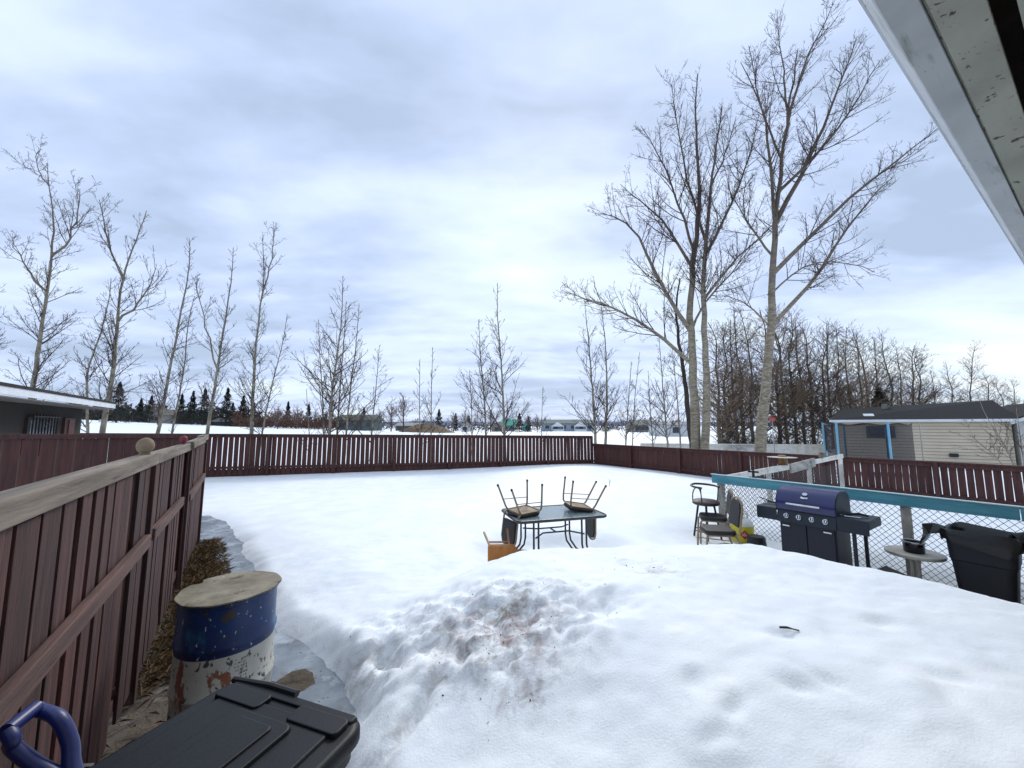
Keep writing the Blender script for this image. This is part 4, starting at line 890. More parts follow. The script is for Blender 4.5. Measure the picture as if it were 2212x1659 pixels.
# birdhouse on a stick in the thicket
bh = thing('birdhouse', 'small red birdhouse on a thin pole right of the leaning cottonwood', 'birdhouse', (XM(1669, 23), 23, -.1))
mb = MB(); mb.tube([(0, 0, 0), (0, 0, 2.35)], .025, 6); mb.build('pole', GREYPOST, bh)
mb = MB(); mb.box((0, 0, 2.47), (.2, .2, .24)); mb.build('box', M('faded_red', S(196, 92, 80), rough=.7), bh, bevel=.004)
mb = MB(); mb.add([(-.15, -.14, 2.57), (0, -.14, 2.70), (.15, -.14, 2.57), (-.15, .14, 2.57), (0, .14, 2.70), (.15, .14, 2.57)], [(0, 1, 4, 3), (1, 2, 5, 4), (0, 2, 1), (3, 4, 5), (0, 3, 5, 2)]); mb.build('roof', M('dark_red', S(90, 36, 34), rough=.7), bh)
# bare shrub before the beige house at right
make_tree('bare_shrub', 'bare arching shrub in front of the beige siding at the right edge', [([Vector((XM(2195, 12.5), 12.5, 0)), W(2170, 960, 12.6), W(2130, 900, 12.7), W(2110, 850, 12.8)], .02, .006), ([Vector((XM(2200, 12.5), 12.5, 0)), W(2205, 950, 12.5), W(2195, 880, 12.5)], .02, .006),
  ([Vector((XM(2190, 12.5), 12.5, 0)), W(2150, 985, 12.5), W(2105, 950, 12.4), W(2085, 905, 12.4)], .015, .005)], [], 77, 'bare shrubs', 1.1, 9, t0=.3, spur=2, rmin=.004, levels=2, dens=(3, 2, 2), cat='shrub')

# ---------------------------------------------------------------- eave of the house overhead
P1 = W(1860, 0, 1); 
def EH(x, y, z): u = (x*K-512)/F; v = (384-y*K)/F; t = (z-EYE)/(SP+v*CP); return Vector((u*t, (CP-v*SP)*t, z))
HZ = 3.3; g1 = EH(1857, 0, HZ); g2 = EH(2212, 570, HZ); ed = (g2-g1); ed.z = 0; ed.normalize(); en = Vector((ed.y, -ed.x, 0))      # en points to the house
eh = thing('house_eave', 'white gutter and peeling eave boards of the near house overhead at upper right', 'house eave', (g1.x+en.x*.02, g1.y+en.y*.02, HZ), math.atan2(ed.y, ed.x))
# local: x along, y<0 towards the house
PEEL = M('peeling_white_paint', S(166, 168, 158), S(148, 150, 140), 3, .8, .4, stretch=(1, 1, 3), spots=((16, .615, .02, S(74, 64, 54), (1, 1, .6)), (38, .64, .02, S(96, 88, 76), (.5, 1, .4))), bscale=30)
GUT = M('white_gutter', S(184, 190, 194), S(166, 172, 176), 3, .35, .1, stretch=(1, 1, 1), spots=((5, .60, .1, S(138, 144, 138), (.4, 3, 3)), (30, .68, .02, S(96, 98, 92), (.6, 1, 1)),))
LA, LB = -2.2, 6.0
def strip(name, prof, mat, closed=False, bev=0):
    mb = MB(); n = len(prof); vs = [(LA, y, z) for y, z in prof]+[(LB, y, z) for y, z in prof]
    mb.add(vs, [(i, (i+1) % n, n+(i+1) % n, n+i) for i in range(n if closed else n-1)]+([tuple(range(n))[::-1], tuple(range(n, 2*n))] if closed else [])); return mb.build(name, mat, eh, False, bev)
strip('gutter', [(.040, .118), (.046, .122), (.052, .116), (.048, .098), (.036, .085), (.030, .062), (.014, .030), (.002, .004), (-.004, -.003), (-.078, -.003), (-.08, 0), (-.08, .13), (-.074, .13), (-.074, .003), (-.002, .003), (.010, .035), (.026, .065), (.036, .1)], GUT, True)
strip('fascia', [(-.081, .01), (-.081, .16), (-.087, .16), (-.087, .01)], PEEL, True, .002)
strip('soffit_board', [(-.090, -.012), (-.090, .012), (-.192, .012), (-.192, -.012)], PEEL, True, .002)
strip('soffit_board', [(-.24, -.002), (-.24, .018), (-.60, .018), (-.60, -.002)], PEEL, True, .002)
strip('roof_deck', [(.0, .14), (-.9, .42), (-.9, .5), (.0, .17)], M('old_dark_timber', S(60, 48, 40), S(36, 30, 26), 4, .9), True)
for k in range(14):
    mb = MB(); mb.beam((LA+.3+k*.6, -.22, .13), (LA+.3+k*.6, -.62, .24), .04, .09); mb.build('rafter', bpy.data.materials['old_dark_timber'], eh)
strip('wall', [(-.60, -3.35), (-.60, .3), (-.75, .3), (-.75, -3.35)], M('unseen_house_siding', S(170, 166, 156), rough=.7), True)  # unseen wall behind the camera, added to block sky light from the rear
# ---------------------------------------------------------------- furniture in the snow
TAN = M('tan_metal', S(150, 134, 106), S(126, 110, 86), 9, .45, .1, metal=.25, spots=((14, .66, .05, S(90, 70, 54), (1, 1, 1)),))
VINYL = M('black_vinyl', S(26, 22, 24), S(18, 15, 17), 7, .55, .25)
PLY = M('seat_underside', S(170, 150, 122), S(118, 100, 82), 6, .8)
TIP = M('black_rubber_foot', S(22, 22, 24), rough=.7)
def banquet_chair(label, loc, rot, group, under=False, arched=True):
    r = thing('banquet_chair', label, 'chair', loc, 0, group); r.rotation_euler = rot
    # +x front, seat 0.45 high, back at -x
    mb = MB(); mb.prism(rrect(.42, .43, .09), .425, .475, top=.93); mb.build('seat', VINYL, r, True, .012)
    mb = MB(); mb.prism(rrect(.36, .37, .07), .408, .424); mb.build('seat_base', PLY, r)
    for sy in (-1, 1):
        y = sy*.185
        mb = MB(); mb.tube([(.19, y*1.0, .40), (.205, y*1.02, .38), (.215, y*1.04, .30), (.225, y*1.08, .012)], .0145, 8); l = mb.build('leg', TAN, r, True)
        mb = MB(); mb.lathe([(.016, 0), (.017, .03), (.012, .035)], 10, (.2255, y*1.08, 0)); mb.build('foot', TIP, l, True)
        mb = MB(); mb.tube([(-.17, y, .41), (-.205, y*1.02, .35), (-.335, y*1.06, .012)], .0145, 8); l = mb.build('leg', TAN, r, True)
        mb = MB(); mb.lathe([(.016, 0), (.017, .03), (.012, .035)], 10, (-.336, y*1.06, 0)); mb.build('foot', TIP, l, True)
        mb = MB(); mb.tube([(-.26, y*1.04, .24), (.217, y*1.05, .28)], .007, 6); mb.build('stretcher', TAN, r, True)
    mb = MB(); mb.tube([(.19, -.185, .405), (.19, .185, .405)], .011, 8); mb.tube([(-.17, -.185, .405), (-.17, .185, .405)], .011, 8)
    for sy in (-1, 1): mb.tube([(.19, sy*.185, .405), (-.17, sy*.185, .405)], .011, 8)
    mb.build('seat_frame', TAN, r, True)
    mb = MB(); pts = [(-.17, -.185, .41), (-.225, -.19, .45), (-.24, -.195, .55), (-.275, -.195, .78), (-.285, -.16, .86), (-.292, -.08, .90), (-.294, 0, .915), (-.292, .08, .90), (-.285, .16, .86), (-.275, .195, .78), (-.24, .195, .55), (-.225, .19, .45), (-.17, .185, .41)]
    mb.tube(pts, .0145, 8); mb.build('back_frame', TAN, r, True)
    mb = MB(); pl = [(-.165, .52), (.165, .52), (.175, .76), (.14, .845), (.07, .88), (0, .893), (-.07, .88), (-.14, .845), (-.175, .76)]
    Mx = Matrix(((0, 0, 1, 0), (1, 0, 0, 0), (0, 1, 0, 0), (0, 0, 0, 1)))
    vs0 = [(-.235-(z-.52)*.135+.02, y, z) for y, z in pl]; vs1 = [(-.235-(z-.52)*.135-.025, y, z) for y, z in pl]; n = len(pl)
    mb.add(vs0+vs1, [tuple(range(n)), tuple(range(2*n-1, n-1, -1))]+[(i, n+i, n+(i+1) % n, (i+1) % n) for i in range(n)]); mb.build('backrest', VINYL, r, False, .012)
    return r
# patio table
TC = Vector((.60, 5.93, .02)); ta = R(17)
tb = thing('glass_patio_table', 'glass-topped black patio table with two chairs upside down on it', 'table', TC, ta)
DKM = M('dark_table_metal', S(40, 44, 52), S(30, 33, 40), 9, .45, .1)
glass = bpy.data.materials.new('frosted_table_glass'); glass.use_nodes = True; b = glass.node_tree.nodes['Principled BSDF']
b.inputs['Base Color'].default_value = c4(S(122, 142, 146)); b.inputs['Roughness'].default_value = .16; b.inputs['Alpha'].default_value = .86; b.inputs['Specular IOR Level'].default_value = .7
TL, TW, TH = 1.34, .86, .71
mb = MB(); mb.prism(rrect(TL-.03, TW-.03, .12), TH-.012, TH-.002); mb.build('tabletop', glass, tb)
mb = MB(); pts = [(x, y, TH-.012) for x, y in rrect(TL, TW, .10, 8)]; mb.tube(pts+[pts[0], pts[1]], .021, 8, False); mb.build('rim', DKM, tb, True)
for sx in (-1, 1):
    for sy in (-1, 1):
        for off in (0, .07):
            mb = MB(); x = sx*(TL/2-.27-off*1.0); mb.tube([(x, sy*.28, TH-.02), (x, sy*.28, .30), (x+sx*.02, sy*.285, .2), (x+sx*.13, sy*.33, .06), (x+sx*.2, sy*.36, .01)], .0145, 8); mb.build('leg', DKM, tb, True)
mb = MB()
for sy in (-1, 1): mb.tube([(-TL/2+.3, sy*.28, .44), (-.2, sy*.12, .455), (.2, sy*.12, .455), (TL/2-.3, sy*.28, .44)], .011, 8)
mb.tube([(0, -.12, .455), (0, .12, .455)], .011, 8); mb.build('stretcher', DKM, tb, True)
def on_table(x, y, z): return TC+Matrix.Rotation(ta, 3, 'Z') @ Vector((x, y, z))
# upside-down chairs: seat on the glass, backs hanging over the ends
def updown(label, lx, ly, yaw, tilt, roll=0.):
    e = (Matrix.Rotation(yaw, 3, 'Z') @ Matrix.Rotation(tilt, 3, 'Y') @ Matrix.Rotation(math.pi+roll, 3, 'X'))
    p = on_table(lx, ly, TH+.442)
    o = banquet_chair(label, p, e.to_euler(), 'black tan-framed chairs upside down on the table'); o.scale = (.92, .92, .92); return o
updown('black tan-framed chair upside down on the left end of the glass table', -TL/2+.18, -.08, ta+R(16), R(-3), R(3))
updown('black tan-framed chair upside down on the right end of the glass table', TL/2-.19, -.02, ta+math.pi+R(-6), R(-9), R(-2))
# upright banquet chair by the wire fence, plus one behind it
banquet_chair('black padded chair with tan frame standing in snow before the gas cylinder', (2.98, 5.85, .05), (0, 0, R(172)), 'upright banquet chairs by the wire fence')
banquet_chair('black padded chair behind the front one, only its narrow back showing', (3.40, 6.80, .02), (0, 0, R(160)), 'upright banquet chairs by the wire fence')

# toppled wooden chair
OR = M('orange_varnished_wood', S(176, 112, 40), S(150, 92, 32), 3, .45, .15, stretch=(5, 1, 1)); OR2 = M('varnished_legs', S(160, 108, 56), S(128, 84, 42), 5, .5)
wc = thing('wooden_chair', 'toppled small orange wooden chair lying in snow left of the glass table', 'chair', (-.13, 5.25, .03), R(-3)); wc.scale = (.92, .92, .92)
mb = MB(); mb.box((.0, 0, .27), (.40, .02, .36)); mb.build('seat', OR, wc, bevel=.006)
mb = MB(); mb.box((0, .05, .45), (.37, .08, .016)); mb.box((0, .05, .10), (.37, .08, .016)); mb.box((-.19, .05, .27), (.016, .08, .34)); mb.build('apron', OR2, wc, bevel=.003)
for x, z, dx, dz in ((-.18, .44, -.13, .11), (.10, .44, -.05, .16), (-.18, .12, -.1, -.05)):
    mb = MB(); mb.beam((x, .05, z), (x+dx*.9, .33, z+dz), .026, .026); mb.build('leg', OR2, wc, bevel=.003)
mb = MB(); mb.beam((-.20, .12, .47), (.1, .12, .475), .02, .02); mb.build('stretcher', OR2, wc, bevel=.002)
for z in (.40, .12):
    mb = MB(); mb.beam((.19, .0, z), (.50, -.02, z-.02), .03, .03); mb.build('back_post', OR2, wc, bevel=.004)
mb = MB(); mb.box((.455, -.03, .25), (.07, .02, .34), mat=Matrix.Rotation(.2, 3, 'Y')); mb.build('crest_slat', OR, wc, bevel=.004)
mb = MB(); mb.box((.33, -.02, .25), (.03, .02, .28)); mb.build('slat', OR2, wc, bevel=.003)

# bar stool
bs = thing('bar_stool', 'dark metal bar stool with round brown seat and curved arm rail', 'bar stool', (3.40, 7.02, .0), R(20)); bs.scale = (1.12, 1.12, 1.04)
DM = M('dark_stool_metal', S(44, 38, 38), rough=.45, metal=.2)
mb = MB(); mb.lathe([(.0, .60), (.17, .60), (.195, .615), (.195, .65), (.17, .672), (0, .68)], 28); mb.build('seat', M('brown_vinyl', S(66, 52, 50), S(54, 42, 41), 8, .5), bs, True)
for k in range(4):
    a = R(45+90*k); mb = MB(); mb.tube([(.11*math.cos(a), .11*math.sin(a), .60), (.20*math.cos(a), .20*math.sin(a), 0)], .015, 8); mb.build('leg', DM, bs, True)
mb = MB(); mb.tube(arc((0, 0, .18), .175, 0, 360, 24), .009, 6); mb.build('foot_ring', DM, bs, True)
mb = MB(); mb.tube([(.20*math.cos(R(a)), .20*math.sin(R(a)), .915-.02*abs(a-90)/110) for a in range(-30, 211, 12)], .018, 8); mb.build('arm_rail', DM, bs, True)
for a in (-25, 205):
    mb = MB(); mb.tube([(.20*math.cos(R(a)), .20*math.sin(R(a)), .90), (.17*math.cos(R(a)), .17*math.sin(R(a)), .63)], .009, 6); mb.build('arm_support', DM, bs, True)
mb = MB(); mb.tube([(.09*math.cos(R(180*k/10)), .175, .63+.22*math.sin(R(180*k/10))**.6 if 0 < k < 10 else .62) for k in range(11)], .009, 6); mb.build('back_loop', DM, bs, True)

# gas cylinder
gc = thing('gas_cylinder', 'yellow and white gas cylinder with a red diamond mark behind the chair', 'gas cylinder', (3.71, 6.5, .07), R(-30)); gc.scale = (1.08, 1.08, 1.1)
YEL = M('yellow_label', S(206, 190, 40), S(186, 172, 34), 6, .45, spots=((12, .66, .04, S(120, 140, 50), (1, 1, 3)),)); WPT = M('white_enamel', S(222, 222, 216), S(206, 206, 200), 6, .4)
mb = MB(); mb.lathe([(.10, .03), (.135, .05), (.152, .09), (.152, .30), (.145, .35), (.115, .395), (.05, .42), (0, .42)], 32); mb.build('tank', WPT, gc, True)
mb = MB(); mb.lathe([(.1535, .085), (.1545, .09), (.1545, .305), (.1535, .31)], 32); mb.build('wrap_label', YEL, gc, True)
mb = MB(); mb.lathe([(.10, -.0), (.105, 0), (.105, .05), (.1, .05)], 24); mb.build('foot_ring', WPT, gc, True)
mb = MB(); mb.tube([(.08*math.cos(R(a)), .08*math.sin(R(a)), .49) for a in range(0, 361, 20)], .009, 6)
for a in (20, 140, 260): mb.box((.08*math.cos(R(a)), .08*math.sin(R(a)), .445), (.03, .012, .09), R(a+90))
mb.build('collar', WPT, gc, True)
mb = MB(); mb.lathe([(.02, .41), (.02, .46), (.035, .465), (.035, .485), (0, .49)], 12); mb.build('valve', M('grey_valve', S(110, 112, 116), rough=.4, metal=.5), gc, True)
def wrapdec(name, shape, a0, zc, r, mat, par):        # flat shape (width, height) wrapped on the cylinder
    mb = MB(); mb.add([(r*math.cos(a0+x/r), r*math.sin(a0+x/r), zc+z) for x, z in shape], [tuple(range(len(shape)))]); return mb.build(name, mat, par)
RED = M('red_mark', S(190, 44, 40), rough=.5)
af = math.atan2(-6.5, -3.62)+R(10)-R(-30)
mb = MB()
for i in range(12):                 # diamond in narrow strips so that it follows the curve
    x0, x1 = -.066+i*.011, -.066+(i+1)*.011; r = .1558; h0, h1 = .066-abs(x0), .066-abs(x1)
    mb.add([(r*math.cos(af+x/r), r*math.sin(af+x/r), .20+z) for x, z in ((x0, -h0), (x1, -h1), (x1, h1), (x0, h0))], [(0, 1, 2, 3)])
mb.build('diamond_mark', RED, gc)
mb = MB()
for zc, hw in ((.225, .012), (.203, .032), (.188, .028)):
    r = .1568; n = 5
    for i in range(n):
        x0 = -hw+2*hw*i/n; x1 = x0+2*hw/n*.7
        mb.add([(r*math.cos(af+x/r), r*math.sin(af+x/r), zc+z) for x, z in ((x0, -.005), (x1, -.005), (x1, .005), (x0, .005))], [(0, 1, 2, 3)])
mb.build('diamond_lettering', WPT, gc)
# upturned bucket
mb = MB(); mb.lathe([(.155, 0), (.15, .01), (.118, .27), (.108, .285), (.0, .285)], 28); bk = thing('bucket', 'black bucket upside down between gas cylinder and grill', 'bucket', (3.70, 6.12, .05)); mb.build('body', BLK, bk, True)
mb = MB(); mb.lathe([(.158, .0), (.166, .004), (.166, .03), (.156, .034)], 28); mb.build('rim', BLK, bk, True)

# grill
NAVY = M('navy_enamel', S(20, 32, 96), S(15, 25, 80), 1.5, .28, .05, coat=.3); NAVD = M('dark_navy_paint', S(22, 36, 50), S(15, 27, 40), 2, .5, .1, spots=((11, .68, .03, S(60, 74, 86), (1, 1, 1)),)); CAB = M('cabinet_navy', S(14, 24, 44), S(9, 17, 34), 2, .5, .05)
CHR = M('chrome', S(216, 218, 222), rough=.18, metal=.9)
gr = thing('gas_grill', 'navy blue four-burner gas grill with closed hood before the blue rail', 'grill', (4.02, 5.36, -.03), ROT); gr.scale = (.84, 1, 1)
mb = MB(); mb.box((0, .0, .42), (.74, .46, .70)); mb.build('cabinet', CAB, gr, bevel=.006)
for sx in (-1, 1):
    mb = MB(); mb.box((sx*.178, -.238, .42), (.34, .02, .64)); d_ = mb.build('door', CAB, gr, bevel=.004)
    mb = MB(); mb.box((sx*.27, -.262, .70), (.10, .014, .018)); mb.build('handle', CHR, d_, bevel=.004)
mb = MB(); vs = [(-.39, -.29, .745), (.39, -.29, .745), (.39, -.24, .905), (-.39, -.24, .905), (-.39, .24, .745), (.39, .24, .745), (.39, .24, .905), (-.39, .24, .905)]
mb.add(vs, [(0, 1, 2, 3), (1, 5, 6, 2), (5, 4, 7, 6), (4, 0, 3, 7), (3, 2, 6, 7), (4, 5, 1, 0)]); pn = mb.build('control_panel', NAVD, gr, bevel=.008)
for k in range(4):
    x = -.255+.17*k; kb = MB(); Mx = Matrix.Translation((x, -.268, .83)) @ Matrix.Rotation(math.pi/2-.30, 4, 'X')
    prof = [(.034, 0), (.034, .006), (.027, .01), (.024, .032), (.0, .034)]; n = 20
    vs = [Mx @ Vector((r*math.cos(2*math.pi*i/n), r*math.sin(2*math.pi*i/n), z)) for r, z in prof for i in range(n)]
    kb.add(vs, [(i*n+j, i*n+(j+1) % n, (i+1)*n+(j+1) % n, (i+1)*n+j) for i in range(4) for j in range(n)]); kn = kb.build('knob', CHR, pn, True)
    mb = MB(); mb.prism(rrect(.012, .04, .005), .033, .04, mat=Mx); mb.build('knob_grip', BLK, kn)
# hood: half barrel
mb = MB(); n = 14; prof = [(-.265, .91), (-.275, .98)]+[(-.02+.255*math.cos(R(180-a)), .985+.215*math.sin(R(180-a))) for a in range(10, 101, 10)]+[(.12, 1.19), (.20, 1.14), (.235, 1.05), (.24, .91)]
vs = [(-.385, y, z) for y, z in prof]+[(.385, y, z) for y, z in prof]; k = len(prof)
mb.add(vs, [(i, i+1, k+i+1, k+i) for i in range(k-1)]+[(k-1, 0, k, 2*k-1)]); hd = mb.build('hood', NAVY, gr, True)
for sx in (-1, 1):
    mb = MB(); x = sx*.388; vs = [(x, y*1.01, z) for y, z in prof]; vs2 = [(x+sx*.012, y*.97-.0, .91+(z-.91)*.97) for y, z in prof]
    f = tuple(range(k)); mb.add(vs+vs2, [tuple(range(k, 2*k)) if sx > 0 else tuple(range(2*k-1, k-1, -1))]+[(i, (i+1) % k, k+(i+1) % k, k+i) for i in range(k)]); mb.build('end_cap', NAVD, hd)
mb = MB(); mb.tube([(-.22, -.325, 1.0), (.22, -.325, 1.0)], .0125, 10); [mb.tube([(sx*.2, -.325, 1.0), (sx*.2, -.26, 1.0)], .009, 8) for sx in (-1, 1)]; mb.build('handle', CHR, hd, True)
mb = MB(); mb.tube([(x_, -.262+.01*abs(x_)/.03, 1.085) for x_ in (-.045, 0, .045)], .012, 8); mb.build('badge', CHR, hd, True)
mb = MB(); Mg = Matrix.Translation((0, -.217, 1.13)) @ Matrix.Rotation(math.pi/2-.7, 4, 'X'); mb.prism([(.036*math.cos(2*math.pi*i/20), .022*math.sin(2*math.pi*i/20)) for i in range(20)], 0, .008, mat=Mg); mb.build('thermometer', CHR, hd)
for sx, L in ((-1, .30), (1, .36)):
    mb = MB(); mb.box((sx*(.392+L/2), -.03, .90), (L, .46, .028)); mb.box((sx*(.392+L/2), -.262, .828), (L, .016, .165)); mb.box((sx*(.392+L-.008), -.02, .85), (.016, .46, .08)); mb.build('side_shelf', NAVD, gr, bevel=.005)
for sx, y in ((1, -.2), (1, .2), (-1, -.2), (-1, .2)):
    if sx > 0: mb = MB(); mb.box((.56, y, .42), (.04, .04, .86)); mb.build('leg', CAB, gr, bevel=.003)
    else: mb = MB(); mb.lathe([(.0, 0), (.03, 0), (.03, .07), (0, .07)], 12, (-.33, y, .0)); mb.build('foot', BLK, gr, True)
mb = MB(); mb.tube([(.56, -.2, .34), (.37, -.2, .34)], .008, 6); mb.tube([(.56, -.2, .06), (.37, -.2, .06)], .01, 6); mb.build('brace', CAB, gr, True)
# tools on the shelves
def on_grill(x, y, z): return Vector((4.02, 5.36, -.03))+Matrix.Rotation(ROT, 3, 'Z') @ Vector((x*.84, y, z))
tg = thing('grill_tongs', 'black tongs and dish lying on the left shelf of the grill', 'tongs', on_grill(-.53, -.05, .915), ROT)
mb = MB(); mb.tube([(-.17, -.02, .075), (-.02, 0, .03), (.14, .02, .01)], .008, 6); mb.tube([(-.15, .06, .02), (.13, .02, .015)], .008, 6); mb.build('arms', BLK, tg, True)
mb = MB(); mb.lathe([(.05, .0), (.07, .045), (.075, .05), (.06, .048)], 18, (.11, .02, 0)); mb.build('dish', BLK, tg, True)
tg = thing('grill_scraper', 'black-handled scraper lying on the right shelf of the grill', 'scraper', on_grill(.57, -.08, .915), ROT+.1)
mb = MB(); mb.tube([(-.13, -.03, .02), (.02, .02, .04), (.1, .05, .02)], [.01, .014, .012], 8); mb.build('handle', BLK, tg, True)
mb = MB(); mb.box((-.15, -.04, .012), (.09, .05, .008), .3); mb.tube([(.05, -.08, .01), (-.1, -.11, .012)], .006, 6); mb.build('blade', CHR, tg)

# round side table with pot
sp = Vector((4.86, 4.90, -.06)); stb = thing('round_side_table', 'small round white plastic pedestal table between grill and bin', 'table', sp, ROT)
WPL = M('dirty_white_plastic', S(186, 182, 170), S(160, 156, 144), 6, .5, .05, spots=((10, .62, .1, S(136, 128, 112), (1, 1, 1)),))
mb = MB(); mb.lathe([(0, .50), (.22, .50), (.262, .505), (.27, .52), (.268, .54), (.255, .545), (0, .54)], 36); mb.build('tabletop', WPL, stb, True)
for k in range(4):
    a = R(45+90*k); c_, s_ = math.cos(a), math.sin(a); mb = MB(); mb.tube([(.055*c_, .055*s_, .51), (.035*c_, .035*s_, .40), (.035*c_, .035*s_, .15), (.10*c_, .10*s_, .06), (.24*c_, .24*s_, .01)], .017, 8); mb.build('leg', WPL, stb, True)
pt = thing('small_pot', 'small black pot with pale rim standing on the round white table', 'pot', sp+Vector((-.01, -.01, .541)), .4)
mb = MB(); mb.lathe([(0, 0), (.085, 0), (.094, .01), (.098, .11), (.105, .115)], 26); mb.lathe([(.09, .112), (.085, .05), (0, .045)], 26); mb.build('body', M('black_enamel', S(22, 20, 30), rough=.22), pt, True)
mb = MB(); mb.lathe([(.104, .112), (.110, .118), (.110, .130), (.098, .134), (.09, .128), (.092, .115)], 26); mb.build('rim', M('pale_rim', S(176, 178, 180), rough=.3, metal=.4), pt, True)
mb = MB(); [mb.box((sx*.115, 0, .12), (.03, .05, .014)) for sx in (-1, 1)]; mb.build('handle', BLK, pt, bevel=.004)

# waste bin with bag
bp_ = Vector((5.12, 4.40, -.08)); wb = thing('waste_bin', 'large dark navy waste bin with a black bag folded over its rim', 'bin', bp_, ROT)
BIN = M('navy_black_plastic', S(16, 20, 32), S(11, 14, 24), 3, .6, .1); BAG = M('black_bag', S(13, 14, 17), S(8, 9, 11), 4, .3, .4, bd=.02)
def rr_at(w_, h_, r_, z, n=5): return [(x, y, z) for x, y in rrect(w_, h_, r_, n)]
mb = MB(); lv = [(.36, .36, .06, 0), (.40, .40, .07, .30), (.455, .45, .08, .62), (.475, .47, .08, .63), (.505, .49, .09, .86), (.53, .52, .09, .87), (.53, .52, .09, .90), (.49, .48, .08, .90), (.46, .45, .08, .6)]
n = 24
for w_, h_, r_, z in lv: mb.v += rr_at(w_, h_, r_, z)
mb.f = [(i*n+k, i*n+(k+1) % n, (i+1)*n+(k+1) % n, (i+1)*n+k) for i in range(len(lv)-1) for k in range(n)]+[tuple(range(n-1, -1, -1)), tuple(range((len(lv)-1)*n, len(lv)*n))]; mb.build('body', BIN, wb, True)
mb = MB(); rg = random.Random(2); L4 = []
for j, (w_, z) in enumerate(((.44, .80), (.47, .915), (.52, .94), (.56, .92), (.57, .86), (.555, .80))):
    ring = []
    for k, (x, y) in enumerate(rrect(w_, w_-.01, .10, 8)):
        a = math.atan2(y, x); d = rg.uniform(-.006, .006); drop = (.03*math.sin(3*a+1)+.025*math.sin(7*a)) if j > 2 else .012*math.sin(5*a); f = 1.0+(.02*math.sin(9*a) if j > 2 else 0)+d
        ring.append((x*f, y*f, z+drop*(1.6 if j == 5 else 1)))
    mb.v += ring; n = len(ring)
mb.f = [(i*n+k, i*n+(k+1) % n, (i+1)*n+(k+1) % n, (i+1)*n+k) for i in range(5) for k in range(n)]; mb.build('bag', BAG, wb, True)
for pl, yb in (([(-.22, .90), (-.24, .95), (-.34, .965), (-.42, .955), (-.425, .89), (-.43, .83), (-.45, .76), (-.46, .71), (-.41, .76), (-.38, .82), (-.37, .87), (-.28, .87)], -.10), ([(.2, .88), (.22, .97), (.30, 1.0), (.37, .96), (.385, .90), (.34, .84), (.3, .80), (.25, .83)], -.08)):
    mb = MB(); n = len(pl); mb.v = [(x, yb-.18*abs(x)+.03*math.sin(x*37+z*21), z) for x, z in pl]+[(x*.985, yb+.035-.18*abs(x)+.03*math.sin(x*37+z*21), z+.004) for x, z in pl]
    cx = sum(p[0] for p in pl)/n; cz = sum(p[1] for p in pl)/n; mb.v += [(cx, yb-.18*abs(cx)-.05, cz), (cx, yb-.18*abs(cx)+.07, cz)]
    mb.f = [((i+1) % n, i, 2*n) for i in range(n)]+[(n+i, n+(i+1) % n, 2*n+1) for i in range(n)]+[(i, (i+1) % n, n+(i+1) % n, n+i) for i in range(n)]; mb.build('bag_flap', BAG, wb, True)
# odds and ends along the wire fence
mb = MB(); mb.beam((0, 0, .24), (1.05, .02, -.05), .26, .035); o = tag(mb.build('dark_plank', M('wet_black_wood', S(36, 32, 32), S(24, 22, 22), 5, .7, .3), None, bevel=.004), 'black plank sloping down between grill leg and round table', 'plank'); o.location = (4.62, 5.10, -.02); o.rotation_euler = (0, 0, ROT-.1)
bx = thing('wooden_bench', 'dark bench with brown plank seat at the right edge beside the bin', 'bench', (5.75, 3.78, -.08), ROT)
mb = MB(); mb.box((.05, 0, .70), (.95, .34, .045)); mb.build('seat', M('brown_plank', S(122, 96, 62), S(92, 70, 46), 4, .8, .4, stretch=(1, 6, 6)), bx, bevel=.004)
mb = MB(); mb.box((.05, -.15, .61), (.9, .03, .13)); mb.box((.05, -.12, .46), (.85, .03, .12)); mb.build('apron', bpy.data.materials['wet_black_wood'], bx, bevel=.003)
for sx in (-.38, .45): mb = MB(); mb.box((sx, 0, .33), (.08, .28, .68)); mb.build('leg', bpy.data.materials['wet_black_wood'], bx, bevel=.003)
rock = M('pale_stone', S(150, 142, 128), S(96, 88, 78), 8, .9, .5)
def lump(name, label, cat, loc, r, seed, mat, group=None, fl=.6):
    rg = np.random.RandomState(seed); bm_ = MB(); n = 12; pr = []
    for j in range(1, 8): a = math.pi*j/8; pr.append((r*math.sin(a), -r*fl*math.cos(a)))
    bm_.lathe([(0, -r*fl)]+pr+[(0, r*fl)], n); V = np.array(bm_.v); k = 1+.25*np.sin(V[:, 0]*2.3/r+seed)*np.cos(V[:, 1]*2.9/r)+rg.uniform(-.05, .05, len(V)); bm_.v = [tuple(v*kk) for v, kk in zip(V, k)]
    o = bm_.build(name, mat, None, True); o.location = loc; return tag(o, label, cat, group)
for i, (x, y, r, lb) in enumerate(((3.42, 6.5, .11, 'pale stone left of the row under the front banquet chair'), (3.62, 6.35, .10, 'pale stone right of the row under the front banquet chair'), (3.50, 6.25, .08, 'small pale stone nearest the front banquet chair'), (4.45, 5.65, .08, 'stone beside the grill foot'))):
    lump('stone', lb, 'stone', (x, y, .05), r, i, rock, 'stones at the foot of the wire fence')
lump('muddy_rock', 'low muddy brown rock in the ice behind the blue barrel', 'rock', (-1.70, 3.25, .0), .2, 5, M('mud', S(88, 76, 60), S(54, 46, 38), 9, .9, .8, bd=.03), None, .10)
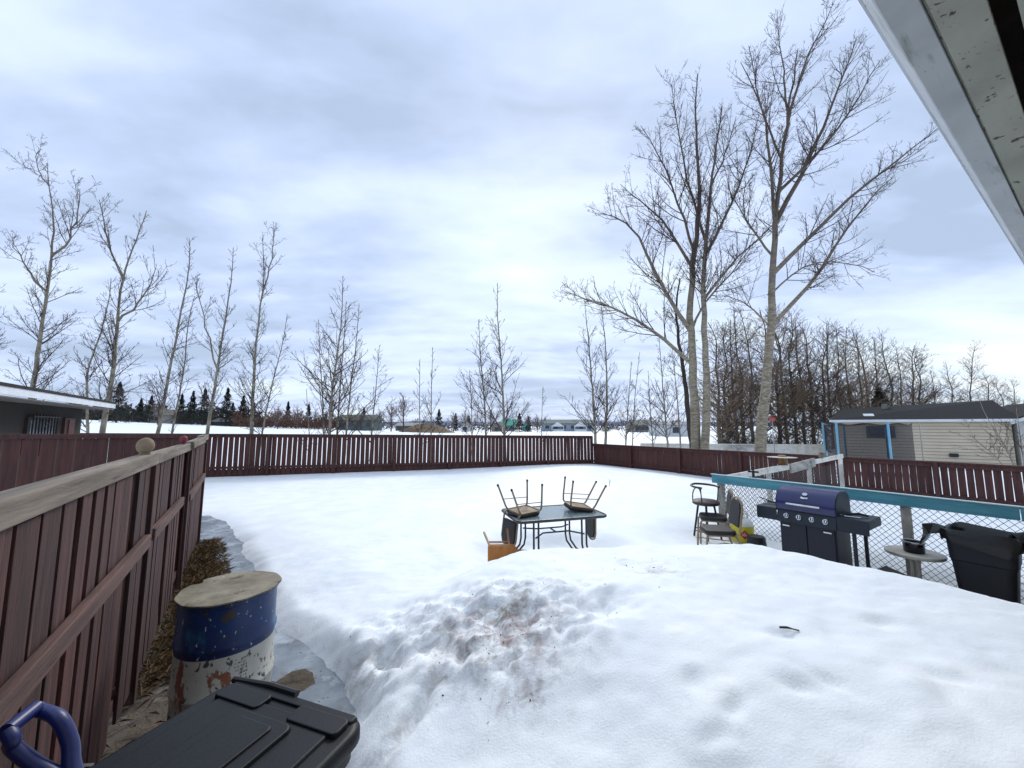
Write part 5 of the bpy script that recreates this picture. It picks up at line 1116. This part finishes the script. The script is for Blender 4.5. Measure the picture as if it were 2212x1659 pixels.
# leaf litter by the fence
rng = np.random.RandomState(8); N = 260; t_ = rng.uniform(1.5, 4.6, N); o_ = rng.uniform(-.55, -.05, N); Pc = np.array([tuple(a0+ad*t) for t in t_])+np.array([tuple(Vector((-ad.y, ad.x, 0))*o) for o in o_]); Pc[:, 2] = rng.uniform(-.0, .05, N)
a_ = rng.uniform(0, 6.3, N); s1 = np.stack([np.cos(a_), np.sin(a_), rng.normal(size=N)*.4], -1)*rng.uniform(.015, .05, N)[:, None]; s2 = np.stack([-np.sin(a_), np.cos(a_), rng.normal(size=N)*.3], -1)*.02
tag(np_mesh('leaf_litter', np.stack([Pc-s1, Pc+s2, Pc+s1, Pc-s2], 1).reshape(-1, 3), np.arange(4*N).reshape(-1, 4), M('dead_leaves', S(110, 76, 52), S(60, 44, 34), 9, .9, island=.4)), 'dead leaves and debris on bare ground along the wire fence', 'leaves', kind='stuff')
# stick on the snow, and one twig standing in the back snow
x, y = 1.86, 2.78; z = gz(x, y)
sx_, sy_ = G2W(1703, 1391) if 'G2W' in globals() else (x, y)
mb = MB(); mb.tube([(-.05, .02, .012), (-.01, .0, .02), (.02, -.005, .014), (.055, -.02, .01)], [.007, .008, .004, .005], 6); o = tag(mb.build('stick', M('black_stick', S(20, 20, 30), rough=.6), None, True), 'short black stick lying on the snow mound in the foreground', 'stick'); o.location = (x, y, z)
x, y = XM(1313, 12), 12; mb = MB(); mb.tube([(0, 0, -.1), (.01, 0, .12), (-.01, 0, .22)], .006, 5); mb.tube([(.01, 0, .1), (.05, 0, .18)], .004, 5); o = tag(mb.build('twig', DARK, None), 'single dry twig poking out of the smooth snow near the back corner', 'twig'); o.location = (x, y, gz(x, y))

# ---------------------------------------------------------------- barrel
ba = thing('steel_drum', 'dented blue and white steel drum with a round plywood lid on top', 'drum', (-1.98, 2.88, -.01), .3); ba.scale = (1, 1, .995)
BB = M('blue_drum_paint', S(26, 60, 112), S(14, 34, 78), 2.2, .42, .25, spots=((4, .56, .10, S(34, 84, 120), (1, 1, .6)), (9, .58, .03, S(62, 56, 44), (1, 1, .8)), (34, .64, .02, S(190, 196, 200), (1, 1, .7))), bscale=7, bd=.01)
BW = M('white_drum_paint', S(192, 190, 180), S(170, 168, 158), 3, .5, .2, spots=((8, .59, .03, S(126, 78, 56), (1, 1, .6)), (18, .60, .02, S(70, 66, 62), (1, 1, .7)), (3, .55, .2, S(150, 146, 136), (1, 1, .3))), bscale=7)
BD = M('dark_drum_base', S(38, 40, 44), S(26, 28, 32), 5, .6, .2, spots=((20, .66, .02, S(150, 150, 146), (1, 1, 1)),))
def rib(z0, r=.285): return [(r, z0-.022), (r+.010, z0-.008), (r+.010, z0+.008), (r, z0+.022)]
mb = MB(); mb.lathe([(.27, 0), (.292, .0), (.292, .018), (.285, .02), (.285, .20)], 48); mb.build('base_band', BD, ba, True)
mb = MB(); mb.lathe([(.285, .2001)]+rib(.31)+[(.285, .55)], 48); mb.build('white_band', BW, ba, True)
mb = MB(); mb.lathe([(.285, .5501)]+rib(.60)+[(.285, .85), (.294, .855), (.294, .875), (.275, .876), (.275, .82), (0, .82)], 48); mb.build('blue_band', BB, ba, True)
mb = MB(); rg = random.Random(3); pl = []
for k in range(64):
    a = 2*math.pi*k/64; r = .303+.006*math.sin(3*a+1)+.003*math.sin(11*a)
    if 2.45 < a < 2.75: r -= .05*math.sin((a-2.45)/.3*math.pi)
    pl.append((r*math.cos(a), r*math.sin(a)))
mb.prism(pl, .878, .888); mb.build('plywood_lid', M('mossy_plywood', S(146, 138, 120), S(108, 100, 84), 6, .9, .4, spots=((8, .58, .08, S(84, 78, 60), (1, 1, 1)), (22, .68, .04, S(190, 186, 170), (1, 1, 1))), bscale=25), ba, bevel=.002)
mb = MB(); r = .2862; rg = random.Random(6)
for rows in range(7):
    for cols_ in range(5):
        if rg.random() < .25: continue
        a = R(-62)+cols_*.055+rg.uniform(-.008, .008); z = .38+rows*.022; w_ = rg.uniform(.014, .045); h_ = rg.choice([.004, .008, .011])
        a2 = a+w_; mb.add([(r*math.cos(a), r*math.sin(a), z-h_/2), (r*math.cos(a2), r*math.sin(a2), z-h_/2), (r*math.cos(a2), r*math.sin(a2), z+h_/2), (r*math.cos(a), r*math.sin(a), z+h_/2)], [(0, 1, 2, 3)])
mb.build('label_print', M('worn_label_ink', S(56, 60, 76), S(120, 120, 124), 30, .6), ba)

# ---------------------------------------------------------------- wheelie bin in the corner
def GZ(x, y, z): u = (x*K-512)/F; v = (384-y*K)/F; t = (z-EYE)/(SP+v*CP); return Vector((u*t, (CP-v*SP)*t, z))
A_ = GZ(512, 1462, .98); B_ = GZ(800, 1552, .98); ux = (B_-A_); ux.z = 0; WB = ux.length; ux.normalize(); uy = Vector((-ux.y, ux.x, 0)); DB = .74
cn = (A_+B_)/2-uy*DB/2
gb = thing('garbage_bin', 'big charcoal plastic bin with a ridged flat lid in the lower left corner', 'bin', (cn.x, cn.y, 0), math.atan2(ux.y, ux.x))
CH = M('charcoal_plastic', S(15, 18, 23), S(10, 12, 16), 3, .5, .25, spots=((30, .72, .02, S(90, 96, 102), (1, 1, 1)), (2.5, .56, .2, S(30, 33, 38), (1, 1, 1))), bscale=90, bd=.002, spec=.28); CH2 = M('charcoal_body', S(15, 17, 22), S(11, 13, 16), 3, .55, .2, bscale=60, bd=.002)
mb = MB(); lv = [(.80, .80, .07, .0), (.84, .84, .07, .5), (.90, .90, .07, .88), (.94, .94, .07, .885), (.94, .94, .07, .94)]; n = 24
for a, b_, r_, z in lv: mb.v += rr_at(WB*a, DB*b_, r_, z)
mb.f = [(i*n+k, i*n+(k+1) % n, (i+1)*n+(k+1) % n, (i+1)*n+k) for i in range(len(lv)-1) for k in range(n)]+[tuple(range(n-1, -1, -1)), tuple(range((len(lv)-1)*n, len(lv)*n))]; mb.build('body', CH2, gb, True)
mb = MB(); lv = [(1.0, .935, .09), (1.01, .94, .09), (1.01, .965, .09), (.985, .978, .085), (.955, .982, .08), (.94, .982, .08)]; n = 36; mb.v = []
for a, z, r_ in lv: mb.v += rr_at(WB-.0+(a-1)*WB, DB+(a-1)*DB, r_, z, 8)
mb.f = [(i*n+k, i*n+(k+1) % n, (i+1)*n+(k+1) % n, (i+1)*n+k) for i in range(len(lv)-1) for k in range(n)]+[tuple(range(n-1, -1, -1)), tuple(range((len(lv)-1)*n, len(lv)*n))]; ld = mb.build('lid', CH, gb, True)
def lidp(cx, cy, w_, h_, z1, r_=.03, top=.97, nm='lid_panel', z0=.979):
    mb = MB(); mb.prism(rrect(w_, h_, r_, 6, cx, cy), z0, z1, top=top); return mb.build(nm, CH, ld, False, .004)
lidp(.0, .02, WB*.80, DB*.74, .991, .05)
lidp(.0, -.02, WB*.42, DB*.70, 1.003, .03, .96, z0=.985)
lidp(.0, -.06, WB*.26, DB*.72, 1.010, .02, .96, z0=.995)
lidp(WB*.27, DB*.385, WB*.34, .075, .998, .02); lidp(-WB*.27, DB*.385, WB*.34, .075, .998, .02)
lidp(.0, DB*.455, WB*.9, .035, .990, .012)
mb = MB(); mb.tube([(-WB*.48, DB*.47-.0, .985), (-WB*.2, DB*.49, .992), (WB*.0, DB*.49, .992)], .012, 8); mb.build('hinge', CH2, gb, True)
mb = MB(); mb.tube([(-WB/2-.02, -.30, .955), (-WB/2-.045, -.26, .975), (-WB/2-.045, -.1, .975), (-WB/2-.02, -.06, .955)], .014, 8); mb.build('handle', CH2, gb, True)

# ---------------------------------------------------------------- shovel in the corner
SHB = M('blue_shovel_plastic', S(16, 30, 92), S(11, 22, 70), 4, .4, .1, spots=((12, .68, .05, S(90, 104, 160), (1, 1, 1)),))
def PT(zx, zy, Y): return W((zx/1.58)/3840*2212, (2030+zy/1.58)/3840*2212, Y)
sh = thing('snow_shovel', 'blue plastic D-grip of a snow shovel leaning at the lower left corner', 'shovel', (0, 0, 0))
b1, b2 = PT(38, 1125, .80), PT(212, 985, .86); so_ = PT(470, 1500, .84); ax_ = (so_-(b1+b2)/2).normalized()
mb = MB(); mb.tube([b1, (b1+b2)/2, b2], .0130, 14); gp = mb.build('grip_bar', SHB, sh, True)
mb = MB(); c1 = PT(350, 1050, .86); c2 = PT(415, 1190, .86); c3 = PT(425, 1330, .85)
q_ = smooth_path([b2-(b2-b1)*.04, b2+(b2-b1).normalized()*.006+ax_*.014, c1, c2, c3, so_]); mb.tube(q_, [.0118+.003*(i/len(q_))**2 for i in range(len(q_))], 12, flat=1.2)
q_ = smooth_path([b1+(b2-b1)*.04, b1+ax_*.02, PT(75, 1215, .81), PT(200, 1315, .82), PT(340, 1400, .83), so_]); mb.tube(q_, [.0118+.003*(i/len(q_))**2 for i in range(len(q_))], 12, flat=1.2); mb.build('grip_frame', SHB, sh, True)
ft_ = so_+Vector((.42, -.02, -1.05)); ft_.z = .12
mb = MB(); mb.tube([so_-ax_*.01, so_+(ft_-so_)*.06], [.02, .019], 12); mb.tube([so_+(ft_-so_)*.05, ft_], .014, 10); mb.build('shaft', M('grey_shaft', S(120, 122, 126), rough=.4), sh, True)
mb = MB(); d = (ft_-so_).normalized(); a = d.cross(Vector((0, 1, 0))).normalized(); c = ft_
for i, (t, bow) in enumerate(((-.02, .0), (.1, .03), (.22, .04), (.34, .02))):
    for j in (-2, -1, 0, 1, 2): mb.v.append(tuple(Vector((c.x, c.y, max(c.z, .06)))+Vector((.25*j/2, -t*.6, -.03+t*.02+bow+.02*abs(j)))))
mb.f = [(i*5+j, i*5+j+1, i*5+j+6, i*5+j+5) for i in range(3) for j in range(4)]; o = mb.build('blade', SHB, sh, True); q = o.modifiers.new('t', 'SOLIDIFY'); q.thickness = .006
